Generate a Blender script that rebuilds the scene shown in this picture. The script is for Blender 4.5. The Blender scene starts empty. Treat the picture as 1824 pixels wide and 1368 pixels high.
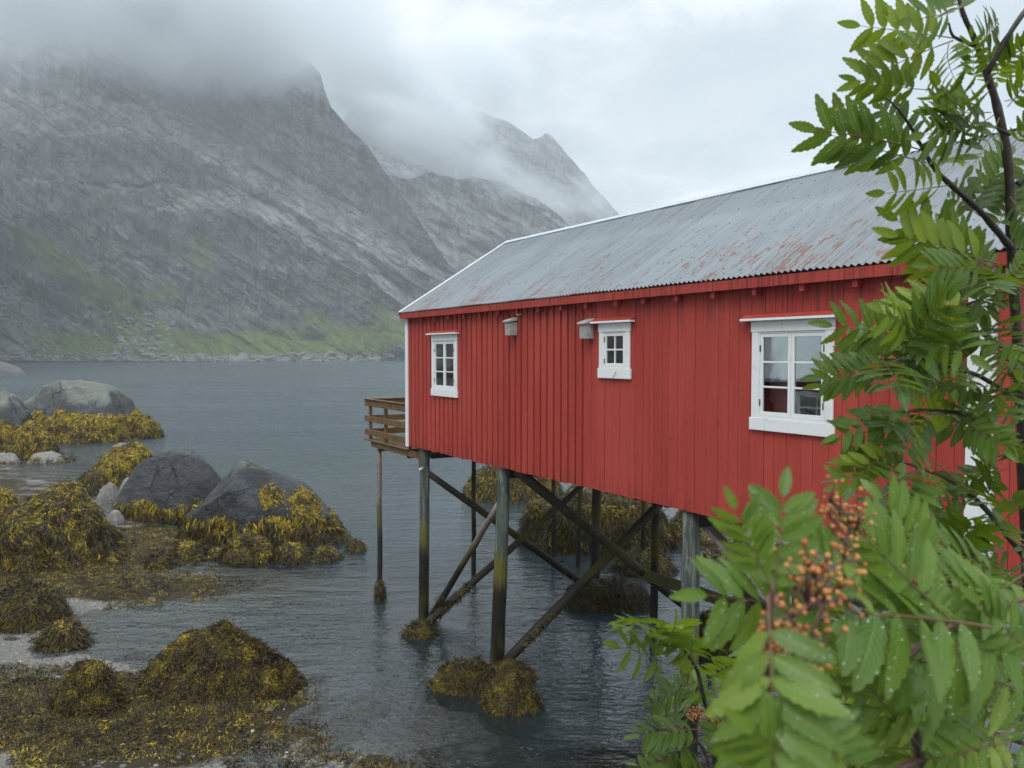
import bpy, bmesh, math, random
import numpy as np
from mathutils import Vector, Matrix

# ------------------------------------------------------------------ camera, sky, sun, exposure
S = bpy.context.scene
COL = S.collection
FPX, CX, CY = 1437.0, 912.0, 684.0
HOR = 629.0
CAMZ = 5.35
PITCH = math.atan((CY - HOR) / FPX)
cam_d = bpy.data.cameras.new('camera')
cam = bpy.data.objects.new('camera', cam_d)
COL.objects.link(cam)
cam.location = (0, 0, CAMZ)
cam.rotation_euler = (math.radians(90) - PITCH, 0, 0)
cam_d.sensor_width = 36
cam_d.lens = 36 * FPX / 1824
cam_d.clip_start = 0.05
cam_d.clip_end = 9000
cam_d.dof.use_dof = True
cam_d.dof.focus_distance = 6.0
cam_d.dof.aperture_fstop = 7.5
S.camera = cam

S.view_settings.view_transform = 'Standard'
S.view_settings.look = 'None'
S.view_settings.exposure = 0.38
S.view_settings.gamma = 1.0
S.view_settings.use_curve_mapping = False
S.render.engine = 'CYCLES'
S.cycles.use_denoising = True
S.cycles.max_bounces = 8
S.cycles.diffuse_bounces = 3
S.cycles.glossy_bounces = 3
S.cycles.transmission_bounces = 4
S.cycles.transparent_max_bounces = 12
S.cycles.volume_bounces = 3
S.cycles.volume_step_rate = 1.0
S.cycles.volume_max_steps = 96
S.cycles.caustics_reflective = False
S.cycles.caustics_refractive = False
S.cycles.sample_clamp_indirect = 4.0


# ------------------------------------------------------------------ node helpers
class NT:
    """small wrapper round a node tree"""
    def __init__(self, tree):
        self.t = tree
        tree.nodes.clear()

    def n(self, typ, **kw):
        nd = self.t.nodes.new(typ)
        for k, v in kw.items():
            if k.startswith('_'):
                continue
            setattr(nd, k, v)
        return nd

    def l(self, a, b):
        self.t.links.new(a, b)

    def val(self, sock, v):
        if hasattr(v, 'is_output') or isinstance(v, bpy.types.NodeSocket):
            self.l(v, sock)
        else:
            if isinstance(v, (tuple, list)) and len(v) == 3 and sock.type == 'RGBA':
                v = (*v, 1)
            sock.default_value = v

    def math(self, op, a, b=0.0, c=None, clamp=False):
        m = self.n('ShaderNodeMath', operation=op, use_clamp=clamp)
        self.val(m.inputs[0], a)
        self.val(m.inputs[1], b)
        if c is not None:
            self.val(m.inputs[2], c)
        return m.outputs[0]

    def vmath(self, op, a, b=(0, 0, 0)):
        m = self.n('ShaderNodeVectorMath', operation=op)
        self.val(m.inputs[0], a)
        self.val(m.inputs[1], b)
        return m.outputs[1] if op in ('LENGTH', 'DOT_PRODUCT') else m.outputs[0]

    def mix(self, f, a, b, blend='MIX'):
        m = self.n('ShaderNodeMix', data_type='RGBA', blend_type=blend)
        m.clamp_factor = True
        self.val(m.inputs[0], f)
        self.val(m.inputs[6], a)
        self.val(m.inputs[7], b)
        return m.outputs[2]

    def ramp(self, f, stops, interp='LINEAR'):
        r = self.n('ShaderNodeValToRGB')
        r.color_ramp.interpolation = interp
        el = r.color_ramp.elements
        while len(el) < len(stops):
            el.new(0.5)
        for e, (p, c) in zip(el, stops):
            e.position = p
            if not isinstance(c, (tuple, list)):
                c = (c, c, c)
            e.color = (*c[:3], 1)
        self.l(f, r.inputs[0])
        return r.outputs[0]

    def sstep(self, x, a, b):
        m = self.n('ShaderNodeMapRange', interpolation_type='SMOOTHSTEP')
        self.val(m.inputs[0], x)
        m.inputs[1].default_value = a
        m.inputs[2].default_value = b
        return m.outputs[0]

    def mapping(self, vec, scale=(1, 1, 1), rot=(0, 0, 0), loc=(0, 0, 0)):
        m = self.n('ShaderNodeMapping')
        self.l(vec, m.inputs[0])
        m.inputs[1].default_value = loc
        m.inputs[2].default_value = rot
        m.inputs[3].default_value = scale
        return m.outputs[0]

    def noise(self, vec, scale=1.0, detail=4, rough=0.55, dist=0.0, lac=2.0):
        m = self.n('ShaderNodeTexNoise')
        if vec is not None:
            self.l(vec, m.inputs['Vector'])
        m.inputs['Scale'].default_value = scale
        m.inputs['Detail'].default_value = detail
        m.inputs['Roughness'].default_value = rough
        m.inputs['Distortion'].default_value = dist
        m.inputs['Lacunarity'].default_value = lac
        return m.outputs[0]

    def bump(self, h, strength=0.5, dist=0.01, normal=None):
        b = self.n('ShaderNodeBump')
        b.inputs['Strength'].default_value = strength
        b.inputs['Distance'].default_value = dist
        self.l(h, b.inputs['Height'])
        if normal is not None:
            self.l(normal, b.inputs['Normal'])
        return b.outputs[0]

    def principled(self, color, rough=0.5, normal=None, spec=0.5, metal=0.0, **kw):
        p = self.n('ShaderNodeBsdfPrincipled')
        self.val(p.inputs['Base Color'], color)
        self.val(p.inputs['Roughness'], rough)
        self.val(p.inputs['Specular IOR Level'], spec)
        self.val(p.inputs['Metallic'], metal)
        if normal is not None:
            self.l(normal, p.inputs['Normal'])
        for k, v in kw.items():
            self.val(p.inputs[k.replace('_', ' ')], v)
        return p.outputs[0]

    def out(self, surf=None, vol=None):
        o = self.n('ShaderNodeOutputMaterial')
        if surf is not None:
            self.l(surf, o.inputs['Surface'])
        if vol is not None:
            self.l(vol, o.inputs['Volume'])

    def coord(self, which='Object'):
        return self.n('ShaderNodeTexCoord').outputs[which]

    def pos(self):
        return self.n('ShaderNodeNewGeometry').outputs['Position']

    def rnd(self):
        return self.n('ShaderNodeObjectInfo').outputs['Random']

    def sep(self, v):
        s = self.n('ShaderNodeSeparateXYZ')
        self.l(v, s.inputs[0])
        return s.outputs

    def comb(self, x, y, z):
        s = self.n('ShaderNodeCombineXYZ')
        self.val(s.inputs[0], x); self.val(s.inputs[1], y); self.val(s.inputs[2], z)
        return s.outputs[0]

    def attr(self, name, out='Color'):
        a = self.n('ShaderNodeAttribute')
        a.attribute_name = name
        return a.outputs[out]


def material(name):
    m = bpy.data.materials.new(name)
    m.use_nodes = True
    return m, NT(m.node_tree)


# ------------------------------------------------------------------ world: overcast sky over a clear-sky model
SUN_EL, SUN_AZ = math.radians(52), math.radians(200)
W = bpy.data.worlds.new('World')
S.world = W
W.use_nodes = True
T = NT(W.node_tree)
sky = T.n('ShaderNodeTexSky', sky_type='NISHITA')
sky.sun_disc = False
sky.sun_elevation = SUN_EL
sky.sun_rotation = SUN_AZ
b1 = T.n('ShaderNodeBackground')
T.l(sky.outputs[0], b1.inputs[0])
b1.inputs[1].default_value = 0.10
g = T.coord('Generated')
gx, gy, gz = T.sep(g)
# cloud deck: direction projected on a plane overhead, so that clouds flatten towards the horizon
den = T.math('ADD', T.math('MAXIMUM', gz, 0.0), 0.22)
pl = T.comb(T.math('DIVIDE', gx, den), T.math('DIVIDE', gy, den), 0.0)
n1 = T.noise(T.mapping(pl, (1.0, 0.8, 1), loc=(3.1, 1.35, 0)), 0.95, 6, 0.52, 0.25)
n2 = T.noise(T.mapping(pl, (1.0, 1.0, 1), loc=(7.7, 2.2, 0)), 3.2, 5, 0.6, 0.3)
nn = T.math('ADD', T.math('MULTIPLY', n1, 0.68), T.math('MULTIPLY', n2, 0.32))
ccol = T.ramp(nn, [(0.40, (0.38, 0.455, 0.515)), (0.485, (0.58, 0.655, 0.705)), (0.56, (0.94, 0.96, 0.97))])
# an overcast sky is a little brighter low down here (thin cloud over the fjord), grey-blue higher up
# a long grey bank lies across the brighter layer behind it
bw = T.math('ADD', gz, T.math('MULTIPLY', T.math('SUBTRACT', n2, 0.5), 0.16))
bank = T.math('MULTIPLY', T.math('MULTIPLY', T.sstep(bw, 0.22, 0.30), T.sstep(bw, 0.44, 0.33)), T.sstep(gx, -0.04, 0.20))
ccol = T.mix(T.math('MULTIPLY', bank, 0.75), ccol, (0.44, 0.52, 0.585))
low = T.sstep(gz, 0.34, 0.05)
ccol = T.mix(T.math('MULTIPLY', low, 0.45), ccol, (0.82, 0.89, 0.93))
# overcast: the deck is brightest overhead, where it is thinnest to look through
zen = T.math('ADD', 1.0, T.math('MULTIPLY', T.sstep(gz, 0.36, 1.0), 1.3))
ccol = T.vmath('MULTIPLY', ccol, T.comb(zen, zen, zen))
b2 = T.n('ShaderNodeBackground')
T.l(ccol, b2.inputs[0])
b2.inputs[1].default_value = 1.0
ms = T.n('ShaderNodeMixShader')
ms.inputs[0].default_value = 0.93
T.l(b1.outputs[0], ms.inputs[1]); T.l(b2.outputs[0], ms.inputs[2])
wo = T.n('ShaderNodeOutputWorld')
T.l(ms.outputs[0], wo.inputs[0])
W.cycles.sampling_method = 'AUTOMATIC'

sun_d = bpy.data.lights.new('sun', 'SUN')
sun_d.energy = 1.3
sun_d.angle = math.radians(30)
sun_d.color = (1.0, 0.97, 0.93)
sun = bpy.data.objects.new('sun', sun_d)
COL.objects.link(sun)
# the direction towards the sun (blender's sky: rotation measured from +Y towards +X)
sd = Vector((math.sin(SUN_AZ) * math.cos(SUN_EL), math.cos(SUN_AZ) * math.cos(SUN_EL), math.sin(SUN_EL)))
sun.rotation_euler = sd.to_track_quat('Z', 'Y').to_euler()
sun.location = (0, 0, 60)


# ------------------------------------------------------------------ geometry helpers
def ray(px, py):
    """direction of the photograph's pixel, scaled to advance one metre along world Y"""
    x = (px - CX) / FPX
    u = (CY - py) / FPX
    c, s = math.cos(PITCH), math.sin(PITCH)
    y = c + u * s
    z = -s + u * c
    return Vector((x / y, 1.0, z / y))


def at(px, py, Y):
    return Vector((0, 0, CAMZ)) + ray(px, py) * Y


def on_z(px, py, z=0.0):
    r = ray(px, py)
    return Vector((0, 0, CAMZ)) + r * ((z - CAMZ) / r.z)


def tag(o, label=None, cat=None, group=None, kind=None):
    if label: o['label'] = label
    if cat: o['category'] = cat
    if group: o['group'] = group
    if kind: o['kind'] = kind
    return o


def link(name, me, mat=None, parent=None, loc=None):
    o = bpy.data.objects.new(name, me)
    COL.objects.link(o)
    if mat is not None and me is not None and not me.materials:
        me.materials.append(mat)
    if parent is not None:
        o.parent = parent
    if loc is not None:
        o.location = loc
    return o


def empty(name, loc, rz=0.0):
    o = bpy.data.objects.new(name, None)
    COL.objects.link(o)
    o.location = loc
    o.rotation_euler = (0, 0, rz)
    o.empty_display_size = 0.2
    return o


def np_mesh(name, V, F, smooth=True, attrs=None):
    """V (n,3); F (m,k) with k = 3 or 4"""
    me = bpy.data.meshes.new(name)
    V = np.asarray(V, dtype=np.float32)
    F = np.asarray(F, dtype=np.int32)
    k = F.shape[1]
    me.vertices.add(len(V))
    me.vertices.foreach_set('co', V.ravel())
    me.loops.add(F.size)
    me.loops.foreach_set('vertex_index', F.ravel())
    me.polygons.add(len(F))
    me.polygons.foreach_set('loop_start', np.arange(0, F.size, k, dtype=np.int32))
    me.polygons.foreach_set('loop_total', np.full(len(F), k, dtype=np.int32))
    me.polygons.foreach_set('use_smooth', np.full(len(F), smooth, dtype=bool))
    if attrs:
        for an, arr in attrs.items():
            arr = np.asarray(arr, dtype=np.float32)
            if arr.ndim == 1:
                a = me.attributes.new(an, 'FLOAT', 'POINT')
                a.data.foreach_set('value', arr)
            else:
                a = me.attributes.new(an, 'FLOAT_COLOR', 'POINT')
                a.data.foreach_set('color', np.c_[arr, np.ones(len(arr))].astype(np.float32).ravel())
    me.update(calc_edges=True)
    return me


class MB:
    """collects simple solids in one mesh"""
    def __init__(self):
        self.v, self.f = [], []

    def box(self, lo, hi, M=None):
        x0, y0, z0 = lo; x1, y1, z1 = hi
        c = [(x0, y0, z0), (x1, y0, z0), (x1, y1, z0), (x0, y1, z0), (x0, y0, z1), (x1, y0, z1), (x1, y1, z1), (x0, y1, z1)]
        b = len(self.v)
        for p in c:
            self.v.append(M @ Vector(p) if M else Vector(p))
        for q in ((0, 3, 2, 1), (4, 5, 6, 7), (0, 1, 5, 4), (1, 2, 6, 5), (2, 3, 7, 6), (3, 0, 4, 7)):
            self.f.append([b + i for i in q])
        return self

    def beam(self, a, b, w, h, up=Vector((0, 0, 1)), ext=0.0):
        a, b = Vector(a), Vector(b)
        d = (b - a)
        L = d.length
        d.normalize()
        s = d.cross(up).normalized()
        t = s.cross(d).normalized()
        M = Matrix((( s.x, d.x, t.x, a.x), (s.y, d.y, t.y, a.y), (s.z, d.z, t.z, a.z), (0, 0, 0, 1)))
        return self.box((-w / 2, -ext, -h / 2), (w / 2, L + ext, h / 2), M)

    def tube(self, pts, rad, n=10, cap=True, wob=0.0, seed=0):
        rng = random.Random(seed)
        pts = [Vector(p) for p in pts]
        if not isinstance(rad, (list, tuple)):
            rad = [rad] * len(pts)
        b = len(self.v)
        ref = Vector((0.123, 0.456, 0.88)).normalized()
        for i, p in enumerate(pts):
            d = (pts[min(i + 1, len(pts) - 1)] - pts[max(i - 1, 0)]).normalized()
            if abs(d.dot(ref)) > 0.97:
                ref = Vector((1, 0.1, 0)).normalized()
            s = d.cross(ref).normalized()
            t = d.cross(s)
            for k in range(n):
                a = 2 * math.pi * k / n
                r = rad[i] * (1 + rng.uniform(-wob, wob))
                self.v.append(p + (s * math.cos(a) + t * math.sin(a)) * r)
        for i in range(len(pts) - 1):
            for k in range(n):
                k2 = (k + 1) % n
                self.f.append([b + i * n + k, b + i * n + k2, b + (i + 1) * n + k2, b + (i + 1) * n + k])
        if cap:
            self.f.append([b + k for k in range(n)][::-1])
            self.f.append([b + (len(pts) - 1) * n + k for k in range(n)])
        return self

    def quad(self, *p):
        b = len(self.v)
        self.v += [Vector(q) for q in p]
        self.f.append(list(range(b, b + len(p))))
        return self

    def mesh(self, name, smooth=False, bevel=0.0):
        me = bpy.data.meshes.new(name)
        me.from_pydata([tuple(v) for v in self.v], [], self.f)
        if bevel > 0:
            bm = bmesh.new(); bm.from_mesh(me)
            bmesh.ops.recalc_face_normals(bm, faces=bm.faces)
            bmesh.ops.bevel(bm, geom=bm.edges[:], offset=bevel, segments=1, affect='EDGES', clamp_overlap=True)
            bm.to_mesh(me); bm.free()
        else:
            bm = bmesh.new(); bm.from_mesh(me)
            bmesh.ops.recalc_face_normals(bm, faces=bm.faces)
            bm.to_mesh(me); bm.free()
        if smooth:
            me.polygons.foreach_set('use_smooth', [True] * len(me.polygons))
            me.update()
        return me

    def build(self, name, mat, parent=None, smooth=False, bevel=0.0):
        return link(name, self.mesh(name, smooth, bevel), mat, parent)


# ---- noise in numpy
def _hash(ix, iy, iz, seed):
    h = (ix.astype(np.uint32) * np.uint32(374761393) + iy.astype(np.uint32) * np.uint32(668265263)
         + iz.astype(np.uint32) * np.uint32(2147483647) + np.uint32(seed * 974634777 & 0xffffffff))
    h = (h ^ (h >> np.uint32(13))) * np.uint32(1274126177)
    h = h ^ (h >> np.uint32(16))
    return (h & np.uint32(0xffff)).astype(np.float32) / 32767.5 - 1.0


def vnoise(P, seed=0):
    P = np.asarray(P, dtype=np.float64)
    I = np.floor(P).astype(np.int64)
    f = (P - I).astype(np.float32)
    u = f * f * f * (f * (f * 6 - 15) + 10)
    r = 0
    for dx in (0, 1):
        wx = u[:, 0] if dx else 1 - u[:, 0]
        for dy in (0, 1):
            wy = u[:, 1] if dy else 1 - u[:, 1]
            for dz in (0, 1):
                wz = u[:, 2] if dz else 1 - u[:, 2]
                r = r + wx * wy * wz * _hash(I[:, 0] + dx + 100000, I[:, 1] + dy + 100000, I[:, 2] + dz + 100000, seed)
    return r


def fbm(P, octv=5, seed=0, gain=0.5, lac=2.03, ridged=False):
    P = np.asarray(P, dtype=np.float64)
    a, s, tot = 1.0, 0, 0
    for o in range(octv):
        n = vnoise(P, seed + o * 17)
        if ridged:
            n = 1 - 2 * np.abs(n)
        s = s + a * n
        tot += a
        a *= gain
        P = P * lac + 13.7
    return s / tot


def sm(x, a, b):
    t = np.clip((x - a) / (b - a), 0, 1)
    return t * t * (3 - 2 * t)


def grid_faces(nr, nc):
    i = np.arange(nr - 1)[:, None] * nc + np.arange(nc - 1)[None, :]
    i = i.ravel()
    return np.stack([i, i + 1, i + 1 + nc, i + nc], 1)


# ------------------------------------------------------------------ materials
def mat_red(name='red_paint', dark=1.0):
    m, t = material(name)
    o = t.coord('Object')
    r = t.rnd()
    # every board gets its own place in the grain
    po = t.vmath('ADD', o, t.comb(t.math('MULTIPLY', r, 37.0), t.math('MULTIPLY', r, 11.0), t.math('MULTIPLY', r, 5.0)))
    grain = t.noise(t.mapping(po, (38, 38, 1.6)), 1.0, 5, 0.65, 0.6)
    broad = t.noise(t.mapping(o, (1.3, 1.3, 0.5)), 1.0, 4, 0.6)
    spots = t.noise(t.mapping(po, (14, 14, 6)), 1.0, 3, 0.5)
    runs = t.noise(t.mapping(po, (24, 24, 0.55)), 1.0, 4, 0.6, 0.3)
    oz = t.sep(o)[2]
    stain_shade = t.math('MULTIPLY', t.sstep(runs, 0.47, 0.62), t.math('ADD', 0.10, t.math('ADD', t.math('MULTIPLY', t.sstep(oz, 1.9, 2.6), 0.55), t.math('MULTIPLY', t.sstep(oz, 0.28, 0.0), 0.4))))  # weather runs, stronger at the top to paint in the eave's shade
    peel = t.math('MULTIPLY', t.sstep(t.noise(t.mapping(po, (60, 60, 9)), 1.0, 5, 0.7), 0.70, 0.72), t.sstep(broad, 0.5, 0.6))
    c = t.mix(r, (0.325 * dark, 0.040 * dark, 0.029 * dark), (0.39 * dark, 0.055 * dark, 0.040 * dark))
    c = t.mix(t.math('MULTIPLY', t.sstep(grain, 0.45, 0.72), 0.45), c, (0.24 * dark, 0.024 * dark, 0.020 * dark))
    c = t.mix(t.math('MULTIPLY', t.sstep(broad, 0.42, 0.68), 0.6), c, (0.43 * dark, 0.066 * dark, 0.050 * dark))
    c = t.mix(t.math('MULTIPLY', t.sstep(spots, 0.66, 0.74), 0.5), c, (0.20, 0.02, 0.016))
    c = t.mix(stain_shade, c, (0.085, 0.022, 0.02))
    c = t.mix(t.math('MULTIPLY', peel, 0.8), c, (0.30, 0.20, 0.17))
    nb = t.bump(grain, 0.6, 0.005)
    t.out(t.principled(c, t.math('ADD', 0.5, t.math('MULTIPLY', broad, 0.2)), nb, spec=0.3))
    return m


def mat_white(name='white_paint', col=(0.74, 0.76, 0.76)):
    m, t = material(name)
    o = t.coord('Object')
    grain = t.noise(t.mapping(o, (30, 30, 3)), 1.0, 4, 0.6)
    dirt = t.noise(t.mapping(o, (9, 9, 9)), 1.0, 5, 0.65)
    c = t.mix(t.math('MULTIPLY', t.sstep(dirt, 0.58, 0.75), 0.5), col, (0.50, 0.48, 0.42))
    c = t.mix(t.math('MULTIPLY', t.sstep(grain, 0.62, 0.7), 0.35), c, (0.42, 0.42, 0.40))
    t.out(t.principled(c, 0.45, t.bump(grain, 0.3, 0.003), spec=0.4))
    return m


GX0 = -0.121


def mat_roof():
    m, t = material('corrugated_metal')
    o = t.coord('Object')
    x, y, z = t.sep(o)
    big = t.noise(t.mapping(o, (0.7, 0.5, 0.5)), 1.0, 4, 0.6)
    stre = t.noise(t.mapping(o, (13.2, 0.9, 0.9)), 1.0, 4, 0.6)
    base = t.mix(t.sstep(stre, 0.3, 0.7), (0.212, 0.232, 0.245), (0.138, 0.155, 0.167))
    r = t.rnd()
    base = t.mix(t.math('MULTIPLY', r, 0.5), base, (0.245, 0.285, 0.305))
    # rust: short dashes on the ribs, mostly on the lower half of the slope (object y = 0 at the eave)
    lowm = t.math('SUBTRACT', t.math('MULTIPLY', t.sstep(y, 2.9, 0.15), 0.13), 0.02)
    dash = t.noise(t.mapping(o, (26.0, 3.4, 3.4)), 1.0, 4, 0.68)
    area = t.noise(t.mapping(o, (1.5, 0.7, 0.7), loc=(4.3, 0, 0)), 1.0, 3, 0.55)
    # only the tops of the ribs rust
    rib = t.math('MULTIPLY', t.math('COSINE', t.math('MULTIPLY', t.math('ADD', x, -GX0), 2 * math.pi / 0.076)), -0.035)
    rm = t.math('ADD', t.math('ADD', t.math('ADD', t.math('MULTIPLY', dash, 0.85), t.math('MULTIPLY', area, 0.24)), lowm), rib)
    rust = t.sstep(rm, 0.666, 0.715)
    rc = t.mix(dash, (0.11, 0.045, 0.03), (0.25, 0.105, 0.068))
    c = t.mix(t.math('MULTIPLY', rust, 0.8), base, rc)
    rough = t.math('ADD', 0.34, t.math('MULTIPLY', rust, 0.4))
    t.out(t.principled(c, rough, t.bump(stre, 0.1, 0.003), spec=0.5, metal=t.math('SUBTRACT', 0.25, t.math('MULTIPLY', rust, 0.25))))
    return m


def mat_post(name, weedline=True):
    """weathered pile: pale grey-green wood above, yellow-green slime, black wet wood at the foot"""
    m, t = material(name)
    p = t.pos()
    x, y, z = t.sep(p)
    o = t.coord('Object')
    g1 = t.noise(t.mapping(p, (22, 22, 1.7)), 1.0, 5, 0.65, 0.8)
    g2 = t.noise(t.mapping(p, (5, 5, 2)), 1.0, 4, 0.6)
    c = t.mix(t.sstep(g1, 0.42, 0.66), (0.045, 0.054, 0.048), (0.175, 0.20, 0.175))
    c = t.mix(t.math('MULTIPLY', t.sstep(g2, 0.45, 0.7), 0.5), c, (0.085, 0.115, 0.098))
    zz = t.math('ADD', z, t.math('MULTIPLY', t.math('SUBTRACT', g1, 0.5), 0.5))
    green = t.math('MULTIPLY', t.sstep(zz, 2.2, 1.75), 1.0)
    c = t.mix(t.math('MULTIPLY', green, 0.9), c, (0.11, 0.10, 0.012))
    c = t.mix(t.sstep(zz, 1.65, 1.25), c, (0.016, 0.014, 0.010))
    low = t.math('MULTIPLY', t.sstep(zz, 0.75, 0.45), t.sstep(g2, 0.4, 0.6))
    c = t.mix(t.math('MULTIPLY', low, 0.7), c, (0.06, 0.055, 0.012))
    t.out(t.principled(c, t.math('SUBTRACT', 0.75, t.math('MULTIPLY', t.sstep(zz, 1.8, 1.2), 0.4)), t.bump(g1, 0.8, 0.012), spec=0.4))
    return m


def mat_wood(name, a, b, c3=None, scale=1.0, rough=0.7, tide=True):
    m, t = material(name)
    p = t.coord('Object')
    r = t.rnd()
    po = t.vmath('ADD', p, t.comb(t.math('MULTIPLY', r, 37.0), t.math('MULTIPLY', r, 11.0), t.math('MULTIPLY', r, 5.0)))
    g1 = t.noise(t.mapping(po, (9 * scale, 9 * scale, 9 * scale)), 1.0, 6, 0.7, 1.2)
    g2 = t.noise(t.mapping(po, (2, 2, 2)), 1.0, 3, 0.6)
    c = t.mix(t.sstep(g1, 0.35, 0.65), a, b)
    c = t.mix(t.math('MULTIPLY', t.sstep(g2, 0.5, 0.7), 0.6), c, c3 or a)
    if tide:
        x, y, z = t.sep(t.pos())
        zz = t.math('ADD', z, t.math('MULTIPLY', t.math('SUBTRACT', g1, 0.5), 0.6))
        c = t.mix(t.math('MULTIPLY', t.sstep(zz, 2.15, 1.8), 0.85), c, (0.085, 0.075, 0.012))
        c = t.mix(t.sstep(zz, 1.55, 1.2), c, (0.018, 0.015, 0.010))
    t.out(t.principled(c, rough, t.bump(g1, 0.6, 0.006), spec=0.35))
    return m


def mat_plain(name, col, rough=0.5, spec=0.5, metal=0.0, var=0.15):
    m, t = material(name)
    n = t.noise(t.coord('Object'), 14.0, 4, 0.6)
    c = t.mix(t.math('MULTIPLY', t.sstep(n, 0.4, 0.7), 1.0), col, tuple(v * (1 - var) for v in col))
    t.out(t.principled(c, rough, t.bump(n, 0.15, 0.002), spec=spec, metal=metal))
    return m


def mat_glass():
    m, t = material('window_glass')
    fr = t.n('ShaderNodeFresnel'); fr.inputs[0].default_value = 1.52
    gl = t.n('ShaderNodeBsdfGlossy'); gl.inputs['Roughness'].default_value = 0.01
    gl.inputs['Color'].default_value = (1, 1, 1, 1)
    n = t.noise(t.coord('Object'), 2.5, 2, 0.5)
    t.l(t.bump(n, 0.04, 0.02), gl.inputs['Normal'])
    tr = t.n('ShaderNodeBsdfTransparent'); tr.inputs[0].default_value = (0.86, 0.9, 0.89, 1)
    mx = t.n('ShaderNodeMixShader')
    # two faces of the pane each reflect
    t.l(t.math('ADD', t.math('MULTIPLY', fr.outputs[0], 2.0), 0.06, clamp=True), mx.inputs[0])
    t.l(tr.outputs[0], mx.inputs[1]); t.l(gl.outputs[0], mx.inputs[2])
    t.out(mx.outputs[0])
    return m


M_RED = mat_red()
M_WHITE = mat_white()
M_ROOF = mat_roof()
M_POST = mat_post('pile_wood')
M_LOG = mat_wood('brown_log', (0.030, 0.023, 0.018), (0.075, 0.058, 0.045), (0.045, 0.038, 0.030))
M_PALE = mat_wood('pale_plank', (0.16, 0.125, 0.11), (0.27, 0.22, 0.20), (0.20, 0.17, 0.155))
M_GREENPLANK = mat_wood('mossy_plank', (0.055, 0.055, 0.014), (0.11, 0.11, 0.025), (0.075, 0.08, 0.04), tide=False)
M_DECK = mat_wood('deck_wood', (0.075, 0.043, 0.018), (0.19, 0.115, 0.05), (0.13, 0.095, 0.06), tide=False)
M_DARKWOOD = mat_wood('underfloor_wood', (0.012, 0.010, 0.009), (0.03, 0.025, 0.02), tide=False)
M_CUT = mat_plain('cut_end', (0.42, 0.42, 0.42), 0.7)
M_GLASS = mat_glass()
M_VENT = mat_plain('pale_grey_paint', (0.36, 0.36, 0.34), 0.6, var=0.25)
M_IRON = mat_plain('rusty_iron', (0.12, 0.10, 0.09), 0.6, metal=0.5)
M_RIDGE = mat_plain('ridge_flashing', (0.50, 0.55, 0.58), 0.4, metal=0.2)
M_ROOM = mat_plain('dim_room', (0.20, 0.19, 0.17), 0.9)
M_CURTAIN = mat_plain('grey_curtain', (0.62, 0.63, 0.60), 0.9)

# ------------------------------------------------------------------ the boathouse
K0 = 16.4
VPX = 28.0
KK = K0 * (731 - VPX)
ANG = math.atan2(912 - VPX, FPX)
uu = Vector((-math.sin(ANG), math.cos(ANG), 0))
pp = Vector((math.cos(ANG), math.sin(ANG), 0))


def depth_at(px): return KK / (px - VPX)
def s_at(px): return (K0 - depth_at(px)) / uu.y
def z_at(px, py): return CAMZ + ray(px, py).z * depth_at(px)


ZB = z_at(731, 792.5)
corner = at(731, 792.5, K0)
HROT = -math.pi / 2 + ANG
house = empty('boathouse', (corner.x, corner.y, ZB), HROT)
tag(house, 'red wooden boathouse on stilts with a grey corrugated roof', 'boathouse')
HM = Matrix.Translation((corner.x, corner.y, ZB)) @ Matrix.Rotation(HROT, 4, 'Z')
HI = HM.inverted()


def hl(v): return HI @ Vector(v)


def from_px(px, py, t=0.0):
    """house-local point seen at the pixel, in the vertical plane t metres behind the front wall"""
    r = ray(px, py)
    c0 = Vector((0, 0, CAMZ))
    a = HI @ c0
    b = (HI @ (c0 + r)) - a
    k = (t - a.y) / b.y
    return a + b * k


def on_s(px, py, s):
    """house-local point seen at the pixel, in the cross plane s metres along the wall"""
    r = ray(px, py)
    c0 = Vector((0, 0, CAMZ))
    a = HI @ c0
    b = (HI @ (c0 + r)) - a
    return a + b * ((s - a.x) / b.x)


SLEN = s_at(1733)
WALLT = 2.66          # wall height
DEEP = 5.0
HTOT = SLEN + 3.2
rng = random.Random(5)

# windows: (s0, s1, z0, z1) outer casing
def win_rect(x0, x1, ytop, ybot):
    return (s_at(x0), s_at(x1), z_at(x0, ybot) - ZB, z_at(x0, ytop) - ZB)


W1 = win_rect(776, 822, 597, 704)
W2 = win_rect(1074.5, 1131, 577, 673)
W3 = win_rect(1347, 1496, 573, 764)
CAS = 0.088
OPEN = [(w[0] + CAS * 0.8, w[1] - CAS * 0.8, w[2] + CAS * 0.8, w[3] - CAS * 0.8) for w in (W1, W2, W3)]


def minus_open(s0, s1, z0, z1):
    """a board's rectangle less the window openings"""
    rects = [(s0, s1, z0, z1)]
    for (a, b, c, d) in OPEN:
        nr = []
        for (x0, x1, y0, y1) in rects:
            if x1 <= a or x0 >= b or y1 <= c or y0 >= d:
                nr.append((x0, x1, y0, y1)); continue
            if x0 < a: nr.append((x0, a, y0, y1))
            if x1 > b: nr.append((b, x1, y0, y1))
            m0, m1 = max(x0, a), min(x1, b)
            if y0 < c: nr.append((m0, m1, y0, c))
            if y1 > d: nr.append((m0, m1, d, y1))
        rects = nr
    return rects


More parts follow.
